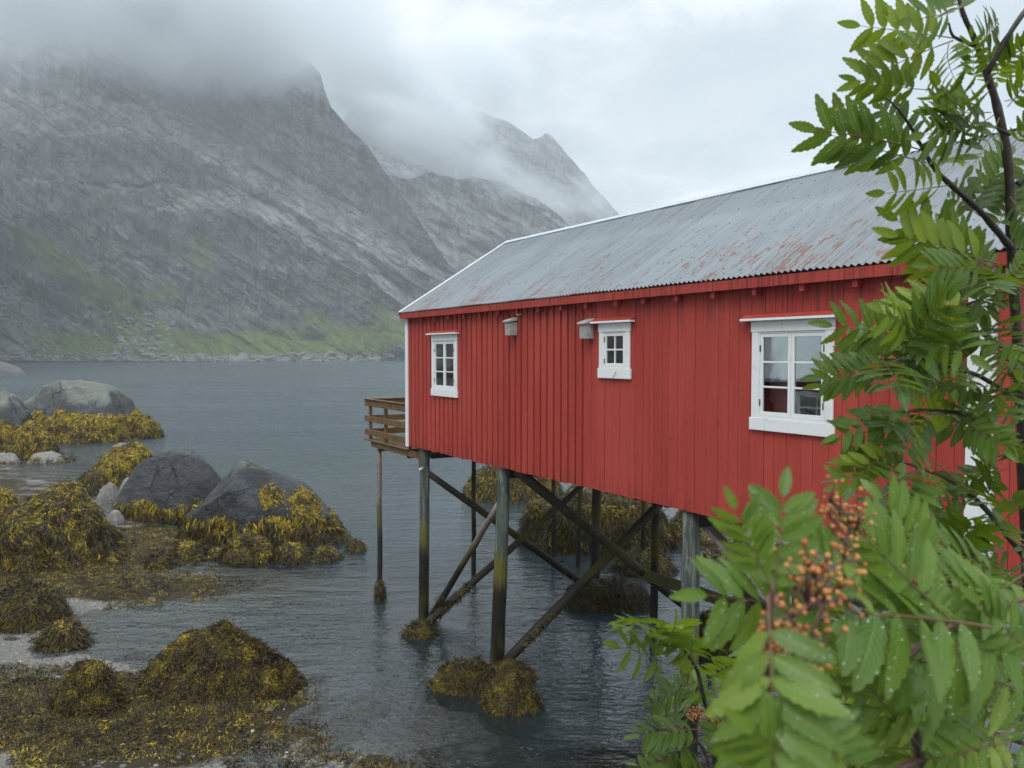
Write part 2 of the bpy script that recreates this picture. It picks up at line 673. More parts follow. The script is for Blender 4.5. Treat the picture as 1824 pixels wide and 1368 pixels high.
def wall_board(name, s0, s1, z0, z1, y0, y1):
    """one board; a window opening cuts it in two or notches one edge. y0 is the outer face"""
    polys = [[(s0, z0), (s1, z0), (s1, z1), (s0, z1)]]
    for (a, b, c, d) in OPEN:
        if s1 <= a or s0 >= b:
            continue
        if s0 >= a and s1 <= b:
            polys = [[(s0, z0), (s1, z0), (s1, c), (s0, c)], [(s0, d), (s1, d), (s1, z1), (s0, z1)]]
        elif s0 < a:
            polys = [[(s0, z0), (s1, z0), (s1, c), (a, c), (a, d), (s1, d), (s1, z1), (s0, z1)]]
        else:
            polys = [[(s0, z0), (s1, z0), (s1, z1), (s0, z1), (s0, d), (b, d), (b, c), (s0, c)]]
    for pg in polys:
        mb = MB()
        n = len(pg)
        mb.v = [Vector((x, y0, z)) for x, z in pg] + [Vector((x, y1, z)) for x, z in pg]
        mb.f = [list(range(n)), list(range(2 * n - 1, n - 1, -1))] + [[i, i + n, (i + 1) % n + n, (i + 1) % n] for i in range(n)]
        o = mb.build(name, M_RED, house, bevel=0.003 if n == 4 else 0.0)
    return o


S_SPLIT = s_at(1045)
# under-boards: the recessed surface that shows between the cover boards
n_under = int(S_SPLIT / 0.18)
pitch = S_SPLIT / n_under
for i in range(n_under):
    wall_board('under_board', i * pitch + 0.002, (i + 1) * pitch - 0.002, 0.0, WALLT, -0.022, 0.0)
for i in range(n_under):
    w = pitch - 0.048 + rng.uniform(-0.008, 0.008)
    c = (i + 0.5) * pitch + rng.uniform(-0.004, 0.004)
    wall_board('cover_board', c - w / 2, c + w / 2, -0.01 + rng.uniform(-0.012, 0.008), WALLT, -0.058 + rng.uniform(-0.002, 0.002), -0.0225)
# flush boards
s = S_SPLIT + 0.004
while s < SLEN - 0.02:
    w = rng.choice((0.115, 0.14, 0.16, 0.175, 0.13, 0.19))
    e = min(s + w, SLEN)
    if SLEN - e < 0.05: e = SLEN
    wall_board('flush_board', s, e - 0.005, -0.012 + rng.uniform(-0.006, 0.006), WALLT, -0.047 + rng.uniform(-0.003, 0.003), -0.02)
    s = e
# boards past the white post
s = SLEN + 0.23
while s < HTOT:
    w = rng.choice((0.115, 0.14, 0.16, 0.175))
    wall_board('flush_board', s, s + w - 0.005, -0.01, WALLT, -0.047 + rng.uniform(-0.003, 0.003), -0.02)
    s += w
HTOT = s
# a dark liner behind the boards, with the window openings
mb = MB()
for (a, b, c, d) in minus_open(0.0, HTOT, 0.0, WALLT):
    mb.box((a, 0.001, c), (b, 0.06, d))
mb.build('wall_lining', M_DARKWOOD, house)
# floor, ceiling, inner back wall: the rooms
mb = MB(); mb.box((0.0, 0.06, 0.02), (HTOT, DEEP - 0.06, 0.1)); mb.build('floor_slab', M_ROOM, house)
mb = MB(); mb.box((0.1, 2.0, 0.1), (HTOT - 0.1, 2.06, WALLT)); mb.build('inner_wall', M_ROOM, house)
mb = MB(); mb.box((0.0, 0.06, WALLT - 0.03), (HTOT, DEEP - 0.06, WALLT + 0.02)); mb.build('attic_floor', M_ROOM, house)
# back wall with its battens
mb = MB(); mb.box((0, DEEP - 0.06, 0), (HTOT, DEEP, WALLT))
k = 0.1
while k < HTOT:
    mb.box((k, DEEP + 0.001, 0), (k + 0.13, DEEP + 0.024, WALLT)); k += 0.18
mb.build('back_wall', M_RED, house)
mb = MB(); mb.box((HTOT, 0, 0), (HTOT + 0.05, DEEP, WALLT)); mb.build('end_wall', M_RED, house)
# gable towards the fjord
RISE_W = 2.6
E_O = 0.18       # eave overhang
G_O = 0.12       # gable overhang
ROOFZ = z_at(713, 557) - ZB + 0.0
SLOPE = None
# ridge apex seen at (905,430)
ea = from_px(712, 557, -E_O)
rp = None
best = 1e9
for k in range(200, 340):
    tt = k / 100.0
    q = from_px(905, 430, tt)
    if abs(q.x - ea.x) < best:
        best = abs(q.x - ea.x); rp = q; RY = tt
EZ, RZ, GX = ea.z, rp.z, ea.x
print('roof', ea, rp, RY, 'wall', SLEN, 'ZB', ZB)
DEEP2 = 2 * RY        # the house is symmetric about its ridge
mb = MB()
k = 0.0
def roof_z(y):
    yy = y if y <= RY else 2 * RY - y
    return EZ + (RZ - EZ) * (yy + E_O) / (RY + E_O)
while k < DEEP - 0.01:
    k2 = min(k + 0.17, DEEP)
    z1, z2 = roof_z(k) - 0.10, roof_z(k2) - 0.10
    b = len(mb.v)
    for (yy, z) in ((k, 0.0), (k2 - 0.006, 0.0), (k2 - 0.006, z2), (k, z1)):
        mb.v.append(Vector((-0.045, yy, z)))
    for (yy, z) in ((k, 0.0), (k2 - 0.006, 0.0), (k2 - 0.006, z2), (k, z1)):
        mb.v.append(Vector((-0.001, yy, z)))
    mb.f += [[b, b + 1, b + 2, b + 3], [b + 7, b + 6, b + 5, b + 4], [b, b + 3, b + 7, b + 4], [b + 1, b + 5, b + 6, b + 2], [b + 3, b + 2, b + 6, b + 7]]
    k = k2
mb.build('gable_wall', M_RED, house)
# white corner boards
MB().box((-0.075, -0.078, -0.03), (0.045, -0.0475, WALLT - 0.06)).build('corner_board', M_WHITE, house, bevel=0.004)
MB().box((-0.078, -0.0470, -0.03), (-0.047, 0.09, WALLT - 0.06)).build('corner_board', M_WHITE, house, bevel=0.004)
MB().box((SLEN + 0.002, -0.085, -0.02), (SLEN + 0.22, -0.02, WALLT - 0.05)).build('corner_board', M_WHITE, house, bevel=0.004)

# roof sheets: corrugated, each about 0.84 m of cover
slen = math.hypot(RY + E_O, RZ - EZ)
ta = math.atan2(RZ - EZ, RY + E_O)
ROOF_END = HTOT + 0.25
PW = 0.076
x0 = GX
row = 0


def corr_sheet(length, waves, y0, y1, lift=0.0):
    n = waves * 8
    xs = np.linspace(0, waves * PW, n + 1)
    zz = 0.0125 * np.cos(xs / PW * 2 * np.pi + np.pi)
    ys = np.array([y0, (y0 + y1) / 2, y1])
    V = []
    for j, yv in enumerate(ys):
        V.append(np.c_[xs, np.full(n + 1, yv), zz + lift])
    for j, yv in enumerate(ys[::-1]):
        V.append(np.c_[xs, np.full(n + 1, yv), zz + lift - 0.0015])
    V.append(V[0])
    V = np.concatenate(V)
    return V, grid_faces(7, n + 1)


rootR = Matrix.Translation((0, -E_O, EZ)) @ Matrix.Rotation(ta, 4, 'X')
sheet_meshes = {}
ns = int((ROOF_END - x0) / (11 * PW))
for i in range(ns + 1):
    for half in (0,):
        key = (i % 2)
        V, F = corr_sheet(0, 11 if i < ns else 11, 0.0, slen + 0.0, 0.0)
        V = V.copy(); V[:, 0] += x0 + i * 11 * PW
        me = np_mesh('roof_sheet', V, F)
        o = link('roof_sheet', me, M_ROOF, house)
        lift = 0.006 if i % 2 else 0.0
        o.matrix_local = rootR @ Matrix.Translation((0, 0, lift + rng.uniform(0, 0.002)))
X_END = x0 + (ns + 1) * 11 * PW
# far slope
V, F = corr_sheet(0, 11 * (ns + 1), 0.0, slen, 0.0)
V = V.copy(); V[:, 0] += x0
o = link('roof_sheet', np_mesh('far_roof', V, F), M_ROOF, house)
o.matrix_local = Matrix.Translation((0, 2 * RY + E_O, EZ)) @ Matrix.Rotation(-ta, 4, 'X') @ Matrix.Scale(-1, 4, (0, 1, 0))
# nails in rows over the sheets
V, F = [], []
b = 0
for j, fy in enumerate((0.12, 0.62, 1.12, 1.62, 2.12, 2.62)):
    if fy > slen - 0.05: break
    k = 0
    while x0 + k * PW < X_END - 0.05:
        if (k % 3) == 0 and rng.random() < 0.85:
            cx, cyy = x0 + (k + 0.5) * PW, fy + rng.uniform(-0.02, 0.02)
            r = 0.011
            for q in range(6):
                a = q * math.pi / 3
                V.append((cx + r * math.cos(a), cyy + r * math.sin(a), 0.019))
            V.append((cx, cyy, 0.026))
            for q in range(6):
                F.append((b + q, b + (q + 1) % 6, b + 6))
            b += 7
        k += 1
o = link('roof_nail', np_mesh('nails', V, F), M_IRON, house)
o.matrix_local = rootR
tag(o, kind='stuff')
# roof deck under the sheets, fascia, verge boards, ridge flashing
mb = MB(); mb.box((x0 + 0.03, 0.03, -0.06), (X_END - 0.03, slen, -0.012)); o = mb.build('roof_boarding', M_DARKWOOD, house); o.matrix_local = rootR
mb = MB(); mb.box((x0 + 0.03, 0.03, -0.06), (X_END - 0.03, slen, -0.012)); o = mb.build('roof_boarding', M_DARKWOOD, house)
o.matrix_local = Matrix.Translation((0, 2 * RY + E_O, EZ)) @ Matrix.Rotation(-ta, 4, 'X') @ Matrix.Scale(-1, 4, (0, 1, 0))
fz1 = EZ - 0.03
fx = GX - 0.02
while fx < X_END - 0.05:
    fx2 = min(fx + 3.6, X_END - 0.02)
    MB().box((fx, -E_O + 0.012, fz1 - 0.098), (fx2 - 0.004, -E_O + 0.034, fz1 + 0.012)).build('fascia_board', M_RED, house, bevel=0.003)
    fx = fx2
MB().box((GX - 0.02, 2 * RY + E_O - 0.034, fz1 - 0.098), (X_END - 0.02, 2 * RY + E_O - 0.012, fz1 + 0.012)).build('fascia_board', M_RED, house)
for sgn in (0, 1):
    mb = MB(); mb.box((GX - 0.05, -0.02, -0.12), (GX - 0.022, slen, 0.0)); o = mb.build('verge_board', M_RED, house)
    mt = rootR if sgn == 0 else Matrix.Translation((0, 2 * RY + E_O, EZ)) @ Matrix.Rotation(-ta, 4, 'X') @ Matrix.Scale(-1, 4, (0, 1, 0))
    o.matrix_local = mt
    mb = MB(); mb.box((GX - 0.06, 0.0, 0.001), (GX - 0.020, slen, 0.02)).box((GX - 0.019, 0.0, 0.014), (GX + 0.045, slen, 0.022))
    o = mb.build('verge_flashing', M_WHITE, house); o.matrix_local = mt
for sgn in (0, 1):
    mt = Matrix.Translation((0, RY, RZ)) @ Matrix.Rotation(ta if sgn == 0 else -ta, 4, 'X')
    xx = GX - 0.05
    while xx < X_END:
        x2 = min(xx + 2.0, X_END + 0.02)
        mb = MB()
        if sgn == 0: mb.box((xx, -0.13, 0.014), (x2 - 0.003, 0.005, 0.022))
        else: mb.box((xx, -0.005, 0.014), (x2 - 0.003, 0.13, 0.022))
        o = mb.build('ridge_flashing', M_RIDGE, house); o.matrix_local = mt
        xx = x2
# rafter ends under the eave
for px in (739, 761, 784.6, 810, 837.5, 866, 899, 933, 971.6, 1012, 1056, 1110, 1159, 1218, 1284, 1358, 1442, 1537, 1644, 1755):
    ss = s_at(px)
    MB().box((ss - 0.028, -E_O + 0.045, fz1 - 0.172), (ss + 0.028, -0.06, fz1 - 0.070)).build('rafter_end', M_RED, house, bevel=0.003)


# windows
def make_window(rect, cols, rows, double, sashlabel, muntin=0.02, curtain=True, hinges=True):
    s0, s1, z0, z1 = rect
    Y = -0.053 if s0 > S_SPLIT else -0.062
    casing = MB()
    w = CAS
    zb = 0.135 if not double or (s1 - s0) > 1.0 else 0.12
    # side boards, head board; they stand proud of the wall
    casing.box((s0 + 0.012, Y - 0.024, z0 + zb + 0.001), (s0 + w + 0.012, Y, z1 - 0.115))
    casing.box((s1 - w - 0.012, Y - 0.024, z0 + zb + 0.001), (s1 - 0.012, Y, z1 - 0.115))
    casing.box((s0 + 0.0, Y - 0.028, z1 - 0.114), (s1 - 0.0, Y, z1))
    win = casing.build('window', M_WHITE, house, bevel=0.003)
    MB().box((s0 - 0.01, Y - 0.032, z0), (s1 + 0.01, Y, z0 + zb)).build('sill_board', M_WHITE, win, bevel=0.004)
    # drip board over the window: white edge, red top
    mb = MB(); mb.box((s0 - 0.10, Y - 0.095, z1 + 0.002), (s1 + 0.07, Y, z1 + 0.028)); o = mb.build('drip_board', M_WHITE, win, bevel=0.003)
    mb = MB(); mb.quad((s0 - 0.10, Y - 0.09, z1 + 0.030), (s1 + 0.07, Y - 0.09, z1 + 0.030), (s1 + 0.07, Y, z1 + 0.075), (s0 - 0.10, Y, z1 + 0.075))
    mb.quad((s1 + 0.07, Y - 0.09, z1 + 0.030), (s1 + 0.07, Y, z1 + 0.030), (s1 + 0.07, Y, z1 + 0.075))
    mb.quad((s0 - 0.10, Y - 0.09, z1 + 0.030), (s0 - 0.10, Y, z1 + 0.075), (s0 - 0.10, Y, z1 + 0.030))
    mb.build('drip_cap', M_RED, win)
    # jamb frame inside the casing
    a, b, c, d = s0 + w + 0.014, s1 - w - 0.014, z0 + zb + 0.002, z1 - 0.117
    f = 0.014
    fr = MB()
    fr.box((a, Y - 0.018, c), (a + f, 0.05, d)).box((b - f, Y - 0.018, c), (b, 0.05, d))
    fr.box((a + f, Y - 0.018, d - f), (b - f, 0.05, d)).box((a + f, Y - 0.022, c), (b - f, 0.05, c + f * 1.3))
    fr.build('frame', M_WHITE, win, bevel=0.002)
    a += f + 0.003; b -= f + 0.003; c += f * 1.3 + 0.003; d -= f + 0.003
    leaves = [(a, (a + b) / 2 - 0.002), ((a + b) / 2 + 0.002, b)] if double else [(a, b)]
    st = 0.037
    for li, (l0, l1) in enumerate(leaves):
        sh = MB()
        y0, y1 = Y - 0.012, Y + 0.022
        sh.box((l0, y0, c), (l0 + st, y1, d)).box((l1 - st, y0, c), (l1, y1, d))
        sh.box((l0 + st, y0, c), (l1 - st, y1, c + st * 1.2)).box((l0 + st, y0, d - st), (l1 - st, y1, d))
        pa, pb, pc, pd = l0 + st, l1 - st, c + st * 1.2, d - st
        cw = (pb - pa) / cols
        ch = (pd - pc) / rows
        for k in range(1, cols):
            sh.box((pa + k * cw - muntin / 2, y0 + 0.003, pc), (pa + k * cw + muntin / 2, y1, pd))
        for k in range(1, rows):
            for q in range(cols):
                sh.box((pa + q * cw + (muntin / 2 if q else 0), y0 + 0.004, pc + k * ch - muntin / 2), (pa + (q + 1) * cw - (muntin / 2 if q < cols - 1 else 0), y1, pc + k * ch + muntin / 2))
        sh.build('sash', M_WHITE, win, bevel=0.002)
        for k in range(rows):
            for q in range(cols):
                p = MB(); e = muntin / 2
                p.box((pa + q * cw + e * (q > 0) + 0.0005, Y + 0.004, pc + k * ch + e * (k > 0) + 0.0005),
                      (pa + (q + 1) * cw - e * (q < cols - 1) - 0.0005, Y + 0.007, pc + (k + 1) * ch - e * (k < rows - 1) - 0.0005))
                p.build('pane', M_GLASS, win)
        if hinges:
            hx = l0 - 0.004 if li == 0 else l1 - 0.012
            for hz in (c + 0.16 * (d - c), c + 0.82 * (d - c)):
                MB().box((hx, y0 - 0.008, hz - 0.035), (hx + 0.016, y0 - 0.001, hz + 0.035)).build('hinge', M_IRON, win)
    # curtain behind the glass: gathered cloth
    if curtain:
        for (c0, c1) in curtain:
            n = 40
            xs = np.linspace(a + (b - a) * c0, a + (b - a) * c1, n)
            yy = 0.085 + 0.015 * np.sin(xs * 90)
            V = np.concatenate([np.c_[xs, yy, np.full(n, c)], np.c_[xs, yy, np.full(n, d + 0.05)], np.c_[xs, yy + 0.003, np.full(n, d + 0.05)], np.c_[xs, yy + 0.003, np.full(n, c)]])
            link('curtain', np_mesh('curtain', V, grid_faces(4, n)), M_CURTAIN, win)
    return win


w = make_window(W1, 1, 3, True, '', curtain=((0.0, 0.42),))
w['label'] = 'leftmost window, narrow six-pane casement near the white corner'
w = make_window(W2, 2, 2, False, '', curtain=((0.0, 0.5), (0.5, 1.0)))
w['label'] = 'small four-pane window beside the grey vent box'
w2obj = w
w = make_window(W3, 1, 3, True, '', curtain=((0.0, 0.46),))
w['label'] = 'large six-pane casement window half behind the rowan leaves'
# a loose hook and stay below the small window
a = from_px(1097, 662, -0.10); b = from_px(1085, 688, -0.12)
MB().tube([a, (a + b) / 2 + Vector((0, -0.01, -0.01)), b], 0.004, 5).build('window_hook', M_IRON, w2obj)

# vent boxes on the wall
def vent(px0, px1, y0, y1, label):
    s0, s1 = s_at(px0), s_at(px1)
    zt, zb = z_at(px0, y0) - ZB, z_at(px0, y1) - ZB
    base = HM @ Vector(((s0 + s1) / 2, -0.05, zb))
    r = empty('vent_box', base, HROT)
    tag(r, label, 'vent box', 'pale vent boxes under the eave')
    hw = 0.068
    mb = MB()
    b = 0
    mb.v += [Vector(v) for v in ((-hw, -0.15, 0), (hw, -0.15, 0), (hw, 0.0, 0), (-hw, 0.0, 0), (-hw, -0.16, zt - zb - 0.05), (hw, -0.16, zt - zb - 0.05), (hw, 0.0, zt - zb - 0.03), (-hw, 0.0, zt - zb - 0.03))]
    mb.f += [[0, 3, 2, 1], [4, 5, 6, 7], [0, 1, 5, 4], [1, 2, 6, 5], [2, 3, 7, 6], [3, 0, 4, 7]]
    mb.build('body', M_VENT, r, bevel=0.006)
    mb = MB()
    h = zt - zb
    mb.v += [Vector(v) for v in ((-hw - .022, -0.185, h - .048), (hw + .022, -0.185, h - .048), (hw + .022, 0.0, h - 0.015), (-hw - .022, 0.0, h - 0.015), (-hw - .022, -0.185, h - .02), (hw + .022, -0.185, h - .02), (hw + .012, 0.0, h + 0.04), (-hw - .012, 0.0, h + 0.04))]
    mb.f += [[0, 3, 2, 1], [4, 5, 6, 7], [0, 1, 5, 4], [1, 2, 6, 5], [2, 3, 7, 6], [3, 0, 4, 7]]
    mb.build('lid', M_VENT, r, bevel=0.005)
    return r


vent(916, 931, 570, 598, 'pale grey vent box alone under the eave, right of the leftmost window')
vent(1051, 1067, 573, 604, 'pale grey vent box touching the small four-pane window')
MB().box((s_at(933) - 0.02, -0.12, fz1 - 0.19), (s_at(933) + 0.02, -0.05, fz1 - 0.10)).build('bracket', M_WHITE, house)

# ---- floor beams and stilts
P1s, P2s, P3s = s_at(757), s_at(895), s_at(1232)
def beam(name, a, b, w, h, m=M_DARKWOOD):
    return MB().beam(a, b, w, h).build(name, m, house, bevel=0.004)
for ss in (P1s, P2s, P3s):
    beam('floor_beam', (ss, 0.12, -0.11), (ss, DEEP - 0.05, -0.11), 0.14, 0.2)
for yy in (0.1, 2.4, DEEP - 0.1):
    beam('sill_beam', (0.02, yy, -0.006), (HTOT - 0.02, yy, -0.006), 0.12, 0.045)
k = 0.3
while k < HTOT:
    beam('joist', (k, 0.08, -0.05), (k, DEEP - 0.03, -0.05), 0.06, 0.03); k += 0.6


def loc_base(px, py, zg):
    return HI @ on_z(px, py, zg)


def post(s0, t0, s1, t1, zfoot, r, mat=M_POST, top=-0.03, seed=0, cone=1.08):
    """a pile from (s0,t0) under the floor to (s1,t1) on the sea bed (world z zfoot)"""
    zf = zfoot - ZB
    n = 14
    rg = random.Random(seed)
    pts, rd = [], []
    for i in range(n + 1):
        k = i / n
        pts.append(Vector((s0 + (s1 - s0) * k + rg.uniform(-.006, .006), t0 + (t1 - t0) * k, top + (zf - top) * k)))
        rd.append(r * (0.97 + (cone - 0.97) * k) * (1 + rg.uniform(-.015, .015)))
    return MB().tube(pts, rd, 14).build('post', mat, house, smooth=True)


# front row
def post_px(px0, py0, px1, py1, t, r, foot, **k):
    a = from_px(px0, py0, t); b = from_px(px1, py1, t)
    sl = (b.x - a.x) / (b.z - a.z)
    return post(a.x + sl * (-0.03 - a.z), t, a.x + sl * (foot - ZB - a.z), t, foot, r, **k)


post_px(757, 800, 754.5, 1115, 0.09, 0.098, -0.25, seed=1)
post_px(898, 840, 885, 1195, 0.09, 0.108, -0.25, seed=2, cone=1.2)
post_px(1232, 915, 1229, 1100, 0.09, 0.112, -0.3, seed=3)
post_px(1700, 1040, 1700, 1300, 0.09, 0.112, -0.3, seed=4)
# behind
M_POSTD = mat_wood('dark_pile', (0.022, 0.017, 0.013), (0.06, 0.045, 0.034), (0.05, 0.038, 0.030))
def post_back(px0, px1, pyb, r, zb=0.0, mat=M_POSTD, foot=-0.6, seed=0, topY=None):
    """stands where its foot is seen in the water at (px1, pyb)"""
    b = HI @ on_z(px1, pyb, zb)
    a = from_px(px0, 880, b.y)
    f = b + (b - a) * ((zb - foot) / max(0.1, (a.z - b.z)) )
    sl = (b.x - a.x) / (b.z - a.z)
    return post(b.x + sl * (-0.03 - b.z), b.y, b.x + sl * (foot - ZB - b.z), b.y, foot, r, mat=mat, seed=seed, cone=1.05)


post_back(1063, 1060, 1052, 0.105, 0.12, seed=6)
post_back(1034, 1030, 1008, 0.06, 0.0, seed=7)
post_back(1148, 1145, 1015, 0.065, 0.0, seed=8)
post_back(1169, 1164, 1125, 0.075, 0.0, seed=9)
post_back(1316, 1313, 1118, 0.09, 0.0, seed=10)
post_back(1420, 1420, 1150, 0.09, 0.0, seed=11)

# braces: logs and planks
def log(a, b, r0, r1, mat, cut=True, seed=0, name='brace'):
    a, b = Vector(a), Vector(b)
    n = 10
    rg = random.Random(seed)
    d = (b - a).normalized()
    pts = [a.lerp(b, i / n) + Vector((rg.uniform(-.008, .008), rg.uniform(-.008, .008), rg.uniform(-.008, .008))) for i in range(n + 1)]
    o = MB().tube(pts, [r0 + (r1 - r0) * i / n for i in range(n + 1)], 12).build(name, mat, house, smooth=True)
    if cut:
        MB().tube([pts[0] - d * 0.004, pts[0] - d * 0.0005], r0 * 0.99, 14).build('cut_end', M_CUT, o)
    return o


log(on_s(750, 834, P1s - 0.17), on_s(1048, 1046, P1s - 0.17), 0.062, 0.085, M_LOG, seed=1)
log(on_s(921, 839, P2s + 0.17), on_s(1290, 1136, P2s + 0.17), 0.085, 0.080, M_LOG, cut=False, seed=2)
log(on_s(1182, 890, P2s - 0.05), on_s(901, 1178, P2s - 0.05), 0.085, 0.085, M_LOG, cut=False, seed=3)
log(on_s(1046, 857, P1s + 0.16), on_s(744, 1124, P1s + 0.16), 0.065, 0.080, M_LOG, cut=False, seed=4)
log(from_px(889, 897, 0.10), from_px(764, 1106, 0.30), 0.055, 0.065, M_PALE, cut=False, seed=5)
log(on_s(1243, 992, P3s - 0.2), on_s(1560, 1232, P3s - 0.2), 0.074, 0.078, M_LOG, seed=6)
a, b = from_px(1250, 925, 0.28), from_px(1505, 1215, 0.28)
MB().beam(a, b, 0.05, 0.15, up=Vector((0, 1, 0.0))).build('brace', M_PALE, house, bevel=0.005)
a, b = from_px(1136, 1020, 2.9), from_px(1460, 1126, 2.9)
MB().beam(a, b, 0.05, 0.20).build('tie_plank', M_GREENPLANK, house, bevel=0.005)
# short hanger board at the corner
MB().box((P1s - 0.30, 0.0, -0.42), (P1s - 0.25, 0.09, 0.0)).build('hanger', M_DECK, house, bevel=0.004)

# ------------------------------------------------------------------ the deck
deck = empty('deck', tuple(HM @ Vector((-1.25, 2.6, -0.1))), HROT)
tag(deck, 'brown wooden deck with slatted railing over the water, beside the gable', 'deck')
D0 = Vector((-1.25, 2.6, -0.1))
def dk(mb, name, mat=M_DECK, bev=0.004, smooth=False):
    for v in mb.v: v -= D0
    return mb.build(name, mat, deck, bevel=bev, smooth=smooth)
ez = from_px(650, 781, 0.0)
DX = ez.x                        # outer end
DZ = ez.z
DW = 5.1
# boards run parallel to the wall
k = -0.02
while k < DW:
    dk(MB().box((DX - 0.02, k, DZ - 0.03), (-0.08, k + 0.115, DZ)), 'deck_board'); k += 0.123
dk(MB().box((DX + 0.32, 0.02, DZ - 0.16), (0.32, 0.07, DZ - 0.031)), 'beam')
dk(MB().box((DX + 0.32, DW - 0.2, DZ - 0.16), (-0.06, DW - 0.15, DZ - 0.031)), 'beam')
dk(MB().box((DX + 0.60, 0.071, DZ - 0.24), (DX + 0.68, DW, DZ - 0.031)), 'beam')
dk(MB().box((-0.35, 0.071, DZ - 0.22), (-0.28, DW, DZ - 0.031)), 'beam')
# posts of the deck
for j, (px, py, yy) in enumerate(((677, 1066, 0.12), (871, 1040, 2.55), (960, 1010, 4.9))):
    q = from_px(677, 1066, 0.12)
    xq = q.x
    pts = [Vector((xq + (0.015 * math.sin(i * 1.3)), yy, DZ - 0.2 + (-(DZ + ZB) - 0.5 + 0.2) * i / 10)) for i in range(11)]
    dk(MB().tube(pts, [0.052 + 0.001 * i for i in range(11)], 12), 'post', M_PALE if j == 0 else M_POSTD, 0, True)
# railing: posts, three boards along the front, three along the outer end and the far side
RH = from_px(650, 711, 0.0).z - DZ
for (xx, yy) in ((DX + 0.12, 0.05), (DX + 1.02, 0.05), (DX + 0.12, 1.7), (DX + 0.12, 3.4), (DX + 0.12, DW - 0.05), (DX + 1.2, DW - 0.05)):
    dk(MB().box((xx, yy, DZ), (xx + 0.10, yy + 0.05, DZ + RH - 0.03)), 'rail_post')
dk(MB().box((-0.13, 0.02, DZ), (-0.095, 0.07, DZ + RH - 0.03)), 'rail_post')
for q, (r0, r1) in enumerate(((RH - 0.155, RH - 0.005), (0.50 * RH - 0.05, 0.50 * RH + 0.085), (0.16 * RH - 0.05, 0.16 * RH + 0.085))):
    dk(MB().box((DX, 0.0, DZ + r0), (-0.082 if q else 0.05, 0.048, DZ + r1)) if q else MB().box((DX, 0.0, DZ + r0), (-0.09, 0.048, DZ + r1)), 'rail')
    dk(MB().box((DX + 0.08, 0.10, DZ + r0), (DX + 0.118, DW, DZ + r1)), 'rail')
    dk(MB().box((DX + 0.12, DW + 0.001, DZ + r0), (-0.1, DW + 0.04, DZ + r1)), 'rail')
dk(MB().box((DX - 0.01, -0.03, DZ + RH), (0.03, 0.08, DZ + RH + 0.018)), 'hand_rail')
dk(MB().box((DX + 0.03, 0.081, DZ + RH), (DX + 0.14, DW, DZ + RH + 0.018)), 'hand_rail')

# ------------------------------------------------------------------ the neighbouring cabin, out of the frame on the left: the windows mirror it
cb = empty('cabin', (-15.5, 10.5, 1.2), math.radians(-6))
tag(cb, 'neighbouring red cabin mirrored in the large window', 'cabin')
mb = MB()
for (y0, y1, z0, z1) in ((-5, -1.0, 0, 3.4), (0.0, 5, 0, 3.4), (-1.0, 0.0, 0, 1.7), (-1.0, 0.0, 2.8, 3.4)):
    mb.box((-0.1, y0, z0), (0, y1, z1))
mb.box((-6, -5, 0), (-5.9, 5, 3.4)); mb.box((-5.9, -5, 0), (-0.1, -4.9, 3.4)); mb.box((-5.9, 4.9, 0), (-0.1, 5, 3.4))
k = -4.9
while k < 4.9:
    if not (-1.2 < k < 0.1):
        mb.box((0.001, k, 0), (0.022, k + 0.12, 3.38))
    k += 0.19
mb.build('wall', M_RED, cb)
mb = MB()
for (a, b) in (((0.5, 3.25), (-3.0, 5.4)), ((-3.0, 5.4), (-6.5, 3.25))):
    V0_ = [Vector((a[0], -5.3, a[1])), Vector((b[0], -5.3, b[1])), Vector((b[0], 5.3, b[1])), Vector((a[0], 5.3, a[1]))]
    q = len(mb.v); mb.v += V0_ + [v + Vector((0, 0, 0.09)) for v in V0_]
    mb.f += [[q, q + 1, q + 2, q + 3], [q + 7, q + 6, q + 5, q + 4], [q, q + 4, q + 5, q + 1], [q + 1, q + 5, q + 6, q + 2], [q + 2, q + 6, q + 7, q + 3], [q + 3, q + 7, q + 4, q]]
mb.build('roof', M_RIDGE, cb)
mb = MB()
mb.box((0.002, -1.12, 1.58), (0.05, -1.0, 2.92)).box((0.002, 0.0, 1.58), (0.05, 0.12, 2.92)).box((0.002, -1.0, 2.8), (0.05, 0.0, 2.92)).box((0.002, -1.0, 1.58), (0.05, 0.0, 1.7))
mb.box((-0.03, -0.52, 1.7), (0.02, -0.48, 2.8)).box((-0.03, -1.0, 2.05), (0.018, -0.52, 2.09)).box((-0.03, -1.0, 2.42), (0.018, -0.52, 2.46)).box((-0.03, -0.48, 2.05), (0.018, 0.0, 2.09)).box((-0.03, -0.48, 2.42), (0.018, 0.0, 2.46))
wn_ = mb.build('window', M_WHITE, cb)
MB().box((-0.02, -1.0, 1.7), (-0.015, 0.0, 2.8)).build('pane', M_GLASS, wn_)
for (xx, yy) in ((-0.3, -4.7), (-0.3, 4.7), (-5.7, -4.7), (-5.7, 4.7), (-0.3, 0.0), (-5.7, 0.0)):
    MB().tube([(xx, yy, -2.2), (xx, yy, -0.001)], 0.12, 10).build('post', M_POST, cb, smooth=True)
